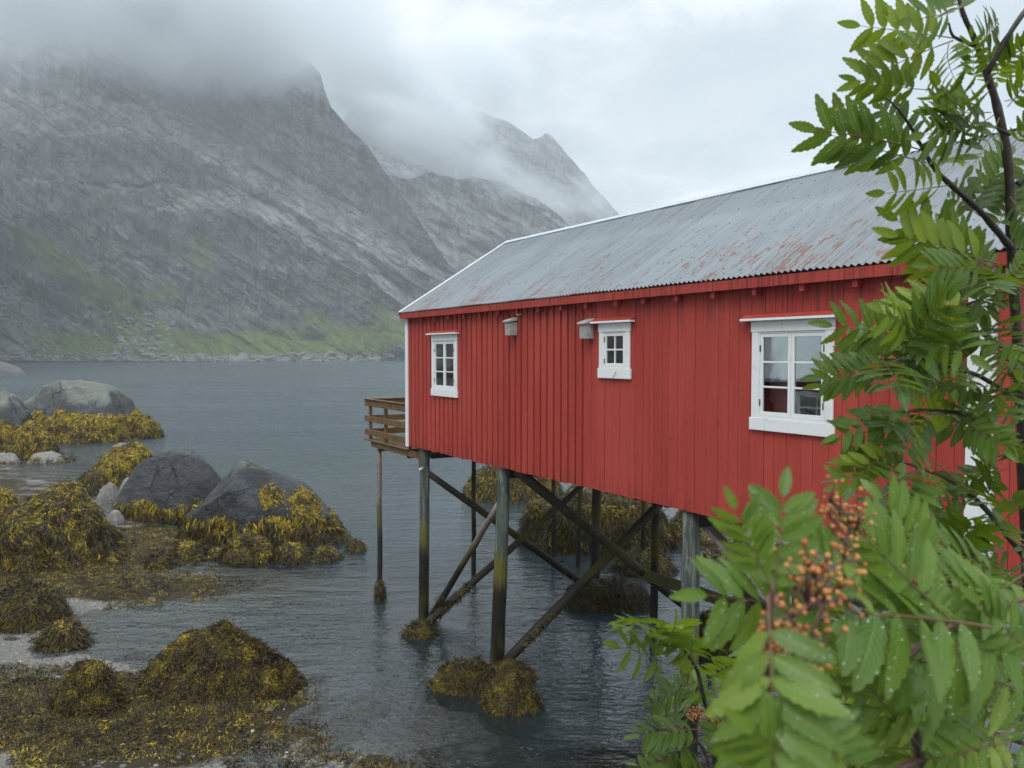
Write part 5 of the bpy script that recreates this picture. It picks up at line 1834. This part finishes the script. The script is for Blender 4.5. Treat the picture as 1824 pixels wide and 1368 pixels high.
# ------------------------------------------------------------------ rowans in front
def mat_leaf(name, base, young, dark, unit=1.0):
    m, t = material(name)
    r = t.rnd()
    v = t.attr('vein', 'Fac')
    st = t.attr('stalk', 'Fac')
    lr = t.attr('lot', 'Fac')
    o = t.mapping(t.coord('Object'), (unit, unit, unit), loc=(0.3, 0.1, 0))
    n = t.noise(o, 30.0, 3, 0.6)
    c = t.mix(t.sstep(r, 0.80, 0.97), base, young)
    c = t.mix(t.math('MULTIPLY', t.sstep(r, 0.40, 0.05), 0.85), c, dark)
    c = t.mix(t.math('MULTIPLY', lr, 0.5), c, dark)
    c = t.mix(t.math('MULTIPLY', t.sstep(n, 0.35, 0.7), 0.25), c, (0.13, 0.20, 0.035))
    c = t.mix(t.math('MULTIPLY', t.sstep(v, 0.10, 0.03), 0.55), c, (0.24, 0.32, 0.09))
    al = t.attr('along', 'Fac')
    sv = t.math('SINE', t.math('MULTIPLY', t.math('SUBTRACT', al, t.math('MULTIPLY', v, 0.22)), 62.0))
    c = t.mix(t.math('MULTIPLY', t.sstep(sv, 0.55, 1.0), 0.22), c, (0.22, 0.30, 0.08))
    c = t.mix(t.math('MULTIPLY', t.sstep(v, 0.80, 1.0), 0.25), c, (0.20, 0.22, 0.04))
    spot = t.noise(o, 75.0, 2, 0.5)
    c = t.mix(t.math('MULTIPLY', t.sstep(spot, 0.70, 0.73), 0.8), c, (0.42, 0.30, 0.04))
    # fine side veins and rain drops standing on the blade
    h = t.math('SUBTRACT', t.math('MULTIPLY', n, 0.35), t.math('MULTIPLY', t.sstep(sv, 0.3, 1.0), 0.25))
    b = t.bump(h, 0.9, 0.0022)
    stc = t.mix(n, (0.16, 0.045, 0.03), (0.13, 0.12, 0.04))
    c2 = t.mix(st, c, stc)
    rough = 0.36
    pr = t.principled(c2, rough, b, spec=0.5)
    tl = t.n('ShaderNodeBsdfTranslucent')
    t.l(t.mix(0.5, t.mix(1.0, c, (1.7, 1.6, 0.6), 'MULTIPLY'), (0.26, 0.33, 0.01)), tl.inputs[0])
    mx = t.n('ShaderNodeMixShader')
    t.l(t.math('MULTIPLY', t.math('SUBTRACT', 1.0, st), 0.42), mx.inputs[0])
    t.l(pr, mx.inputs[1]); t.l(tl.outputs[0], mx.inputs[2])
    # water drops: a bright mirror of the sky over clear water
    gl = t.n('ShaderNodeBsdfGlossy'); gl.inputs['Roughness'].default_value = 0.12
    trd = t.n('ShaderNodeBsdfTransparent')
    md = t.n('ShaderNodeMixShader'); md.inputs[0].default_value = 0.38
    t.l(trd.outputs[0], md.inputs[1]); t.l(gl.outputs[0], md.inputs[2])
    mz = t.n('ShaderNodeMixShader')
    t.l(t.math('GREATER_THAN', v, 1.5), mz.inputs[0]); t.l(mx.outputs[0], mz.inputs[1]); t.l(md.outputs[0], mz.inputs[2])
    t.out(mz.outputs[0])
    return m


M_LEAF = mat_leaf('rowan_leaf', (0.080, 0.168, 0.016), (0.27, 0.38, 0.03), (0.022, 0.066, 0.014))
M_LEAFY = mat_leaf('rowan_leaf_young', (0.125, 0.225, 0.03), (0.24, 0.34, 0.045), (0.07, 0.15, 0.022))
M_LEAFB = mat_leaf('rowan_leaf_near', (0.135, 0.245, 0.035), (0.24, 0.34, 0.05), (0.07, 0.16, 0.02), 0.06)
m, t = material('rowan_bark')
o_ = t.coord('Object')
n_ = t.noise(t.mapping(o_, (60, 60, 25)), 1.0, 4, 0.6)
c_ = t.mix(t.sstep(n_, 0.4, 0.7), (0.028, 0.020, 0.016), (0.065, 0.05, 0.04))
t.out(t.principled(c_, 0.42, t.bump(n_, 0.4, 0.002), spec=0.5))
M_BARK = m
m, t = material('rowan_twig')
n_ = t.noise(t.coord('Object'), 60.0, 3, 0.6)
t.out(t.principled(t.mix(n_, (0.12, 0.03, 0.028), (0.07, 0.045, 0.03)), 0.4, spec=0.5))
M_TWIG = m
m, t = material('rowan_berry')
n_ = t.noise(t.coord('Object'), 90.0, 2, 0.5)
t.out(t.principled(t.mix(t.sstep(n_, 0.35, 0.65), (0.40, 0.10, 0.025), (0.52, 0.26, 0.07)), 0.35, spec=0.5))
M_BERRY = m

LR = np.random.RandomState(44)


def leaflet_geo(L, Wd, rs, serr=True):
    """one blade along +X, folded along its midrib and drooping; returns verts, quads, vein attribute"""
    nst = 15
    tt = np.linspace(0, 1, nst)
    prof = np.sin(np.pi * tt ** 0.82) ** 0.72
    prof[0] = 0.04; prof[-1] = 0.0
    droop = rs.uniform(0.05, 0.30); fold = rs.uniform(0.08, 0.30); curl = rs.uniform(-0.25, 0.25)
    wav = rs.uniform(0, 6)
    V, A, U = [], [], []
    for i, u in enumerate(tt):
        U += [u] * 5
        w = prof[i] * Wd / 2
        zmid = -droop * L * u * u
        ymid = curl * L * 0.25 * u * u
        for sgn in (-1, 1):
            for fr in ((1.0, 0.5) if sgn < 0 else (0.5, 1.0)):
                if sgn > 0 and fr == 0.5:
                    V.append((u * L, ymid, zmid)); A.append(0.0)
                ser = 1.0 + (0.13 if (i % 2) else -0.07) * (fr == 1.0) * (0 < i < nst - 1) * (1 if serr else 0)
                yy = sgn * w * fr * ser
                V.append((u * L + (0.02 * L if (i % 2 and fr == 1.0) else 0), ymid + yy, zmid + abs(yy) * fold + 0.010 * L * math.sin(wav + 9 * u) * fr))
                A.append(fr)
    V = np.array(V)
    F = grid_faces(nst, 5)
    # rain drops standing on the blade
    A = np.array(A); U = np.array(U)
    Dm = np.zeros(len(V))
    nd = rs.randint(3, 9)
    dv, df, off = [], [], len(V)
    ring = np.array([(math.cos(a), math.sin(a)) for a in np.linspace(0, 2 * math.pi, 7)[:-1]])
    for _ in range(nd):
        fi = F[rs.randint(len(F))]
        a, b = rs.rand(2)
        p = (V[fi[0]] * (1 - a) + V[fi[1]] * a) * (1 - b) + (V[fi[3]] * (1 - a) + V[fi[2]] * a) * b
        r = L * rs.uniform(0.007, 0.020)
        pts = np.concatenate([np.c_[ring * r, np.full(6, 0.0)], np.c_[ring * r * 0.62, np.full(6, r * 0.5)], [[0, 0, r * 0.66], [0, 0, r * 0.66]]]) + p
        dv.append(pts)
        for k in range(6):
            df.append((off + k, off + (k + 1) % 6, off + 6 + (k + 1) % 6, off + 6 + k))
        for k in (0, 2, 4):
            df.append((off + 6 + k, off + 6 + (k + 1) % 6, off + 6 + (k + 2) % 6, off + 12))
        off += 14
    nv = off - len(V)
    V = np.concatenate([V] + dv); F = np.concatenate([F, np.array(df)])
    A = np.concatenate([A, np.full(nv, 2.0)]); U = np.concatenate([U, np.zeros(nv)])
    return V, F, A, U


def leaf_parts(rs, pairs=6, L=0.17, llen=0.051, lw=0.0158):
    """rachis points, and per leaflet a 4x4 placement with its own geometry"""
    out = []
    droop = rs.uniform(0.0, 0.30); bend = rs.uniform(-0.12, 0.12)
    def rp(u): return Vector((u * L, bend * L * u * u, -droop * L * u * u))
    npair = pairs
    for k in range(npair):
        u = 0.22 + 0.74 * k / (npair)
        size = llen * (0.72 + 0.55 * math.sin(math.pi * (0.18 + 0.68 * k / npair))) * rs.uniform(0.92, 1.08)
        for sgn in (-1, 1):
            uu2 = u + rs.uniform(-0.012, 0.012)
            p = rp(uu2)
            a = sgn * math.radians(rs.uniform(52, 70) - 10 * k / npair)
            M = Matrix.Translation(p) @ Matrix.Rotation(a, 4, 'Z') @ Matrix.Rotation(sgn * rs.uniform(-0.35, 0.15), 4, 'X') @ Matrix.Rotation(rs.uniform(-0.05, 0.22), 4, 'Y')
            out.append((M, size, lw * size / llen))
    p = rp(0.97)
    out.append((Matrix.Translation(p) @ Matrix.Rotation(droop * 1.4, 4, 'Y'), llen * 0.85, lw * 0.95))
    pts = [rp(u) for u in np.linspace(0, 0.98, 8)]
    return pts, out


def rachis_arrays(pts, r0=0.0012, r1=0.0005):
    mb = MB().tube(pts, [r0 + (r1 - r0) * i / (len(pts) - 1) for i in range(len(pts))], 5, cap=False)
    return np.array([tuple(v) for v in mb.v]), np.array(mb.f)


LEAF_L = 0.17
leaf_meshes, leaf_split = [], []
for k in range(14):
    rs = np.random.RandomState(300 + k)
    pairs = [5, 6, 6, 5, 7, 6, 5, 6, 5, 6, 6, 5, 6, 7][k]
    pts, lf = leaf_parts(rs, pairs)
    V, F = rachis_arrays(pts)
    vs, fs, ve, stv, lot, al = [V], [F], [np.ones(len(V))], [np.ones(len(V))], [np.zeros(len(V))], [np.zeros(len(V))]
    off = len(V)
    for (M, L_, W_) in lf:
        v, f, a, u_ = leaflet_geo(L_, W_, rs); al.append(u_)
        Mn = np.array(M)
        v = v @ Mn[:3, :3].T + Mn[:3, 3]
        vs.append(v); fs.append(f + off); ve.append(a); stv.append(np.zeros(len(v))); lot.append(np.full(len(v), rs.rand() ** 2))
        off += len(v)
    leaf_meshes.append(np_mesh('leaf', np.concatenate(vs), np.concatenate(fs), True, {'vein': np.concatenate(ve), 'stalk': np.concatenate(stv), 'lot': np.concatenate(lot), 'along': np.concatenate(al)}))
for k in range(3):
    rs = np.random.RandomState(400 + k)
    pts, lf = leaf_parts(rs, 6)
    V, F = rachis_arrays(pts, 0.0014, 0.0007)
    rm = np_mesh('leaf_stalk', V, F, True, {'vein': np.ones(len(V)), 'stalk': np.ones(len(V))})
    leaf_split.append((rm, lf))
blades = []
for k in range(6):
    rs = np.random.RandomState(500 + k)
    v, f, a, u_ = leaflet_geo(1.0, 0.34, rs)
    blades.append(np_mesh('leaflet', v, f, True, {'vein': a, 'stalk': np.zeros(len(v)), 'lot': np.full(len(v), rs.rand() ** 2), 'along': u_}))
for me in leaf_meshes: me.materials.append(M_LEAF)

leaf_meshes_y = []
for me in leaf_meshes[:5]:
    c = me.copy(); c.materials.clear(); c.materials.append(M_LEAFY); leaf_meshes_y.append(c)


def place_leaf(tree, base, tip, nrm, young=False, split=False, width=1.0):
    base, tip, nrm = Vector(base), Vector(tip), Vector(nrm)
    X = (tip - base)
    L = X.length
    X.normalize()
    Z = (nrm - X * nrm.dot(X))
    if Z.length < 1e-3: Z = Vector((0, 0, 1)) - X * X.z
    Z.normalize()
    Y = Z.cross(X)
    s = L / (LEAF_L * 1.14)
    M = Matrix(((X.x * s, Y.x * s * width, Z.x * s, base.x), (X.y * s, Y.y * s * width, Z.y * s, base.y), (X.z * s, Y.z * s * width, Z.z * s, base.z), (0, 0, 0, 1)))
    inv = Matrix.Translation(tree.location).inverted()
    if not split:
        pool = leaf_meshes_y if young else leaf_meshes
        o = link('leaf', pool[LR.randint(len(pool))], None, tree)
        o.matrix_local = inv @ M
        return o
    rm, lf = leaf_split[LR.randint(len(leaf_split))]
    if not rm.materials: rm.materials.append(M_LEAFY)
    o = link('leaf', rm, None, tree)
    o.matrix_local = inv @ M
    for (Mk, L_, W_) in lf:
        bl = blades[LR.randint(len(blades))]
        if not bl.materials: bl.materials.append(M_LEAFB)
        c = link('leaflet', bl, None, o)
        c.matrix_local = Mk @ Matrix.Scale(L_ * 1.18, 4)
    return o


def tree_root(px, Y, z, label, cat='tree', name='rowan_tree', group=None):
    c = at(px, 1368, Y)
    r = empty(name, (c.x, c.y, z))
    return tag(r, label, cat, group)


def branch(tree, pts, r0, r1, name='branch', mat=None, n=8, sub=4):
    P = [at(*p) for p in pts]
    # smooth the polyline
    Q = []
    for i in range(len(P) - 1):
        a = P[max(i - 1, 0)]; b = P[i]; c = P[i + 1]; d = P[min(i + 2, len(P) - 1)]
        for k in range(sub):
            t_ = k / sub
            Q.append(0.5 * ((2 * b) + (-a + c) * t_ + (2 * a - 5 * b + 4 * c - d) * t_ * t_ + (-a + 3 * b - 3 * c + d) * t_ ** 3))
    Q.append(P[-1])
    rs = [(r0 + (r1 - r0) * i / (len(Q) - 1)) * (1.0 + 0.10 * math.sin(i * 2.1)) for i in range(len(Q))]
    mb = MB().tube([q - tree.location for q in Q], rs, n)
    mb.build(name, mat or M_BARK, tree, smooth=True)
    return Q


def camdir(p):
    return (Vector((0, 0, CAMZ)) - Vector(p)).normalized()


def leaf_px(tree, bx, by, tx, ty, Yb, Yt=None, up=0.45, face=0.8, jit=0.25, **k):
    b = at(bx, by, Yb); t_ = at(tx, ty, Yt if Yt is not None else Yb + LR.uniform(-0.04, 0.04))
    ch = (t_ - b).length
    if ch < 0.165 and not k.get('split'):
        # a leaf seen foreshortened keeps its true length
        dz_ = math.sqrt(0.17 ** 2 - ch ** 2) * (-1 if LR.rand() < 0.6 else 1)
        t_ = at(tx, ty, t_.y + dz_)
    n = camdir(b) * face + Vector((0, 0, 1)) * up + Vector(LR.normal(size=3)) * jit
    return place_leaf(tree, b, t_, n, **k)


bank_z = 3.4
# --- the tall rowan at the right
rt = tree_root(1840, 2.25, bank_z, 'tall rowan tree with dark wet trunk and feathery leaves at the right edge')
tr_ = branch(rt, [(1850, 2250, 2.25), (1842, 1500, 2.2), (1838, 1150, 2.14), (1826, 900, 2.1), (1815, 640, 2.05), (1802, 450, 2.0), (1797, 300, 1.95), (1776, 190, 1.92), (1757, 130, 1.9), (1738, 75, 1.88), (1716, 25, 1.87), (1700, -40, 1.86)], 0.0195, 0.0038, 'trunk', n=12)
BR = [
    ([(1757, 132, 1.90), (1780, 90, 1.88), (1808, 45, 1.86), (1840, 0, 1.85)], 0.0075, 0.005),
    ([(1737, 82, 1.88), (1712, 72, 1.85), (1696, 62, 1.83), (1690, 40, 1.82)], 0.005, 0.002),
    ([(1800, 440, 1.99), (1775, 410, 1.96), (1742, 372, 1.92), (1700, 335, 1.88), (1666, 302, 1.85), (1642, 262, 1.83), (1612, 210, 1.80), (1578, 172, 1.79)], 0.010, 0.0022),
    ([(1812, 330, 1.96), (1830, 310, 1.95), (1850, 280, 1.95)], 0.008, 0.006),
    ([(1798, 240, 1.93), (1770, 226, 1.90), (1735, 220, 1.88)], 0.004, 0.002),
    ([(1808, 520, 2.02), (1770, 495, 1.95), (1730, 488, 1.9), (1690, 497, 1.85)], 0.006, 0.002),
    ([(1815, 640, 2.04), (1760, 600, 1.92), (1690, 575, 1.80), (1620, 565, 1.72)], 0.007, 0.002),
    ([(1820, 720, 2.05), (1745, 670, 1.90), (1650, 645, 1.75), (1560, 640, 1.65)], 0.007, 0.002),
    ([(1826, 800, 2.06), (1740, 745, 1.9), (1640, 730, 1.75), (1560, 745, 1.66)], 0.007, 0.002),
    ([(1832, 1000, 2.12), (1795, 955, 2.0), (1760, 912, 1.92), (1728, 880, 1.86), (1690, 855, 1.8), (1630, 830, 1.7), (1570, 815, 1.64)], 0.009, 0.002),
    ([(1836, 1140, 2.13), (1790, 1090, 2.0), (1758, 1045, 1.93), (1728, 1000, 1.88), (1698, 962, 1.84), (1650, 930, 1.75), (1590, 915, 1.68)], 0.009, 0.002),
    ([(1728, 1000, 1.88), (1700, 1010, 1.86), (1690, 990, 1.84), (1672, 985, 1.82)], 0.004, 0.002),
    ([(1838, 1230, 2.15), (1740, 1180, 1.9), (1640, 1165, 1.75), (1560, 1150, 1.65)], 0.007, 0.002),
    ([(1840, 1330, 2.17), (1720, 1290, 1.9), (1600, 1270, 1.7), (1480, 1250, 1.6)], 0.007, 0.002),
    ([(1842, 1420, 2.19), (1700, 1380, 1.9), (1560, 1350, 1.7), (1430, 1330, 1.6)], 0.007, 0.002),
]
polys = [branch(rt, p, a, b, sub=3) for p, a, b in BR]
# leaves the photograph shows singly against sky and roof: (base, tip, depth)
TOP = [
    (1700, 68, 1508, 40, 1.84), (1698, 72, 1506, 140, 1.83), (1690, 78, 1668, 152, 1.82), (1655, 160, 1506, 152, 1.80), 
    (1735, 150, 1735, 60, 1.86), (1645, 268, 1432, 207, 1.80), (1650, 290, 1455, 238, 1.80), (1640, 262, 1560, 172, 1.79),
    (1700, 20, 1640, 40, 1.80), (1712, 30, 1690, -50, 1.83), (1738, 80, 1790, 35, 1.80), (1750, 120, 1820, 66, 1.95), (1762, 140, 1850, 70, 1.97),
    (1765, 200, 1655, 205, 1.86), (1770, 205, 1700, 260, 1.85), (1780, 210, 1745, 300, 1.87), (1735, 222, 1650, 235, 1.83), (1730, 220, 1690, 175, 1.84),
    (1790, 180, 1850, 170, 1.80), (1795, 190, 1850, 130, 1.75), (1815, 130, 1870, 110, 1.9), (1790, 80, 1760, 160, 1.95),
    (1668, 300, 1720, 252, 1.86), (1690, 330, 1600, 345, 1.84),
    (1725, 395, 1765, 285, 1.95), (1735, 370, 1830, 250, 1.98), (1745, 385, 1680, 330, 1.90), (1770, 420, 1820, 300, 1.97), (1800, 260, 1860, 200, 1.97),
    (1800, 330, 1870, 350, 1.98), (1800, 350, 1850, 430, 1.95), (1780, 470, 1575, 418, 1.80), (1770, 478, 1590, 390, 1.84), (1760, 480, 1650, 470, 1.78),
    (1770, 500, 1700, 400, 1.86), (1790, 510, 1850, 440, 1.85), (1790, 520, 1545, 592, 1.76), (1740, 505, 1560, 560, 1.74),
    (1640, 610, 1480, 558, 1.68), (1600, 620, 1480, 590, 1.66), (1600, 640, 1450, 690, 1.62), (1580, 660, 1446, 668, 1.62), (1640, 600, 1580, 540, 1.70),
    (1620, 720, 1478, 782, 1.62), (1640, 750, 1485, 770, 1.64), (1600, 800, 1478, 862, 1.6), (1610, 790, 1500, 835, 1.66),
]
for jq, q in enumerate(TOP):
    if jq < 37:
        leaf_px(rt, q[0], q[1], q[2], q[3], q[4], q[4] + LR.uniform(-0.05, 0.05), up=-0.15, face=1.0, jit=0.14, young=LR.rand() < 0.2)
        continue
    young = LR.rand() < (0.35 if 540 < q[1] < 700 else 0.10)
    leaf_px(rt, q[0], q[1], q[2], q[3], q[4], q[4] + LR.uniform(-0.06, 0.05), up=0.25, face=0.95, jit=0.28, young=young)
# the body of the crown: leaves spring from the branches, tips hanging outwards
cnt = len(TOP)
for i, Q in enumerate(polys):
    if i < 5: continue
    nl = 17 if i < 12 else 12
    for k in range(nl):
        f = (k + LR.rand()) / nl
        idx = f * (len(Q) - 1); i0 = int(min(idx, len(Q) - 2))
        b = Q[i0].lerp(Q[i0 + 1], idx - i0)
        bd = (Q[i0 + 1] - Q[i0]).normalized()
        side = bd.cross(Vector((0, 0, 1))).normalized() * (1 if k % 2 else -1)
        d = bd * LR.uniform(0.3, 1.1) + side * LR.uniform(0.3, 0.9) + Vector((0, 0, LR.uniform(-0.65, 0.35))) + Vector((-0.3, -0.15, 0)) + Vector(LR.normal(size=3)) * 0.3
        d.normalize()
        Ln = LR.uniform(0.16, 0.24)
        n = Vector((0, 0, 1)) * LR.uniform(0.3, 1.1) + camdir(b) * LR.uniform(0.1, 0.8) + Vector(LR.normal(size=3)) * 0.3
        tp = b + d * Ln
        tx = CX + FPX * tp.x / tp.y; ty = HOR - FPX * (tp.z - CAMZ) / tp.y
        edge = 1570 if ty < 520 else (1510 if ty < 850 else 1500)
        if tx < edge or LR.rand() < (0.05 if ty < 1000 else 0.0):
            continue
        place_leaf(rt, b, tp, n, young=LR.rand() < 0.16)
        cnt += 1
# inner leaves round the trunk
for k in range(34):
    i0 = LR.randint(6, 17)
    b = tr_[i0]
    a = LR.uniform(0, 2 * math.pi)
    b = b + Vector((math.cos(a), math.sin(a), 0)) * LR.uniform(0.02, 0.28)
    d = Vector((math.cos(a) - 0.3, math.sin(a) * 0.7, LR.uniform(-0.6, 0.5))).normalized()
    place_leaf(rt, b, b + d * LR.uniform(0.16, 0.22), Vector((0, 0, 1)) + Vector(LR.normal(size=3)) * 0.5 + camdir(b) * 0.4)
    cnt += 1
print('leaves on tall rowan', cnt)

# --- berry clusters
def berry_cluster(tree, px, py, Y, size, n, seed, rb=0.0042, up=(0, 0, 1)):
    rs = np.random.RandomState(seed)
    c = at(px, py, Y) - tree.location
    mb = MB(); st = MB()
    root = c - Vector(up) * size * 0.9
    hubs = [c + Vector(rs.normal(size=3)) * size * 0.4 for _ in range(max(3, n // 7))]
    for h in hubs:
        st.tube([root, (root + h) / 2 + Vector(rs.normal(size=3)) * size * 0.05, h], 0.0011, 5)
    V0, F0 = ico(2)
    vs, fs = [], []
    off = 0
    for k in range(int(n * 1.8)):
        h = hubs[rs.randint(len(hubs))]
        p = h + Vector(rs.normal(size=3)) * size * 0.28 + Vector(up) * size * 0.1
        st.tube([h, p], 0.0006, 4)
        r = rb * rs.uniform(0.6, 1.1)
        vs.append(V0 * np.array([r, r, r * 1.1]) + np.array(p)); fs.append(F0 + off); off += len(V0)
    o = st.build('berry_stalk', M_TWIG, tree, smooth=True)
    b = link('berry_cluster', np_mesh('berry_cluster', np.concatenate(vs), np.concatenate(fs)), M_BERRY, tree)
    tag(b, kind='stuff')


# --- the near rowan, close to the camera and out of focus
rn = tree_root(1700, 1.0, bank_z, 'nearest rowan sapling, blurred, with big pale green leaves and orange berry clusters', 'sapling', 'rowan_sapling')
branch(rn, [(1900, 2600, 1.05), (1780, 1900, 1.0), (1690, 1500, 0.95), (1640, 1350, 0.88), (1600, 1180, 0.82), (1540, 1085, 0.78), (1500, 1066, 0.74), (1450, 1080, 0.70)], 0.008, 0.0022, 'stem')
branch(rn, [(1640, 1350, 0.88), (1480, 1420, 0.72), (1395, 1330, 0.66), (1368, 1230, 0.62), (1370, 1120, 0.60), (1378, 1040, 0.60)], 0.004, 0.0016, mat=M_TWIG)
branch(rn, [(1600, 1180, 0.82), (1700, 1110, 0.86), (1800, 1075, 0.92), (1860, 1060, 0.95)], 0.004, 0.002, mat=M_TWIG)
branch(rn, [(1450, 1080, 0.70), (1400, 1100, 0.67), (1375, 1110, 0.63)], 0.0022, 0.0014, mat=M_TWIG)
NEAR = [
    (1376, 1090, 1398, 852, 0.66, 0.70), (1372, 1040, 1300, 905, 0.66, 0.64), (1368, 1060, 1385, 1440, 0.58, 0.50), (1385, 1230, 1560, 1400, 0.58, 0.56),
    (1765, 1118, 1478, 1058, 0.82, 0.72), (1700, 1112, 1505, 925, 0.80, 0.80), (1560, 1075, 1400, 935, 0.76, 0.74), (1480, 1400, 1320, 1290, 0.56, 0.52),
    (1640, 1330, 1500, 1180, 0.84, 0.80), (1820, 1080, 1640, 1010, 0.90, 0.84), (1830, 1120, 1600, 1190, 0.90, 0.82), (1700, 1260, 1520, 1240, 0.86, 0.80),
    (1860, 1240, 1660, 1180, 0.92, 0.86), (1800, 1320, 1640, 1360, 0.9, 0.84), (1560, 1420, 1420, 1300, 0.62, 0.56), (1470, 1085, 1260, 1058, 0.80, 0.74),
    (1680, 1030, 1560, 880, 0.95, 0.95), (1650, 1060, 1500, 980, 0.84, 0.84), (1850, 1180, 1730, 1060, 0.88, 0.86),
]
for j, q in enumerate(NEAR):
    ln = math.hypot(q[0] - q[2], q[1] - q[3])
    leaf_px(rn, q[0], q[1], q[2], q[3], q[4], q[5], up=0.35 if j != 2 else 0.1, face=0.9, jit=0.18, split=True)
for k in range(26):
    bx = LR.uniform(1500, 1860); by = LR.uniform(1010, 1400)
    a = LR.uniform(-0.5, 0.9)
    ln = LR.uniform(170, 260)
    leaf_px(rn, bx, by, bx - ln * math.cos(a), by - ln * math.sin(a) * LR.choice((-0.6, 1)), LR.uniform(1.0, 1.3), up=0.6, face=0.6, jit=0.35)
for j, (px, py, Y, sz, n) in enumerate(((1440, 1020, 0.64, 0.034, 50), (1420, 1110, 0.60, 0.036, 54), (1485, 925, 0.78, 0.034, 54), (1630, 1020, 0.88, 0.02, 22), (1360, 1170, 0.64, 0.012, 6), (1540, 1000, 0.9, 0.02, 14))):
    berry_cluster(rn, px, py, Y, sz, n, 40 + j, rb=0.0022)

# --- the low rowan at the bottom, in focus
rl = tree_root(1262, 1.9, bank_z - 0.2, 'low rowan sapling at the bottom centre, glossy leaves over the dark water', 'sapling', 'rowan_sapling')
branch(rl, [(1300, 2300, 1.95), (1290, 1700, 1.9), (1275, 1420, 1.85), (1268, 1310, 1.8), (1250, 1230, 1.77), (1240, 1190, 1.75), (1212, 1152, 1.72), (1180, 1125, 1.70), (1150, 1108, 1.68)], 0.008, 0.002, 'stem')
branch(rl, [(1275, 1420, 1.85), (1250, 1330, 1.74), (1190, 1300, 1.68), (1150, 1310, 1.66)], 0.004, 0.0015, mat=M_TWIG)
branch(rl, [(1275, 1420, 1.85), (1330, 1330, 1.84), (1400, 1290, 1.8), (1450, 1280, 1.78)], 0.004, 0.0015, mat=M_TWIG)
LOW = [
    (1195, 1150, 1186, 1078, 1.72, 1), (1160, 1115, 1128, 1072, 1.68, 0), (1205, 1160, 1130, 1095, 1.70, 0), (1190, 1185, 1128, 1150, 1.66, 0), (1230, 1175, 1232, 1090, 1.72, 0),
    (1245, 1200, 1215, 1110, 1.76, 0), (1240, 1215, 1140, 1255, 1.66, 0), (1255, 1215, 1330, 1150, 1.8, 0), (1262, 1230, 1370, 1190, 1.8, 0), (1250, 1240, 1180, 1200, 1.7, 0),
    (1255, 1300, 1122, 1290, 1.68, 0), (1240, 1320, 1125, 1375, 1.66, 0), (1240, 1290, 1180, 1235, 1.74, 0), (1265, 1320, 1330, 1240, 1.8, 0), (1260, 1370, 1150, 1420, 1.7, 0),
    (1280, 1400, 1200, 1340, 1.75, 1), (1300, 1370, 1260, 1430, 1.7, 0), (1290, 1330, 1400, 1310, 1.78, 0), (1330, 1330, 1380, 1230, 1.8, 0), (1350, 1320, 1300, 1250, 1.75, 0),
    (1400, 1290, 1480, 1230, 1.8, 0), (1400, 1300, 1330, 1370, 1.74, 1), (1440, 1290, 1500, 1350, 1.74, 0), (1420, 1400, 1360, 1340, 1.7, 0), (1470, 1420, 1540, 1330, 1.7, 0),
    (1240, 1260, 1310, 1290, 1.72, 0), (1230, 1400, 1130, 1345, 1.72, 1),
]
for q in LOW:
    leaf_px(rl, *q[:5], up=0.6, face=0.7, jit=0.3, young=bool(q[5]) or LR.rand() < 0.15)
for k in range(34):
    bx = LR.uniform(1300, 1860); by = LR.uniform(1180, 1440)
    a = LR.uniform(0, 2 * math.pi)
    ln = LR.uniform(110, 190)
    leaf_px(rl, bx, by, bx + ln * math.cos(a), by + ln * math.sin(a), LR.uniform(1.5, 1.95), up=0.9, face=0.4, jit=0.35)
berry_cluster(rl, 1240, 1272, 1.72, 0.022, 40, 61, rb=0.0021)
berry_cluster(rl, 1275, 1285, 1.72, 0.018, 22, 62, rb=0.0021)
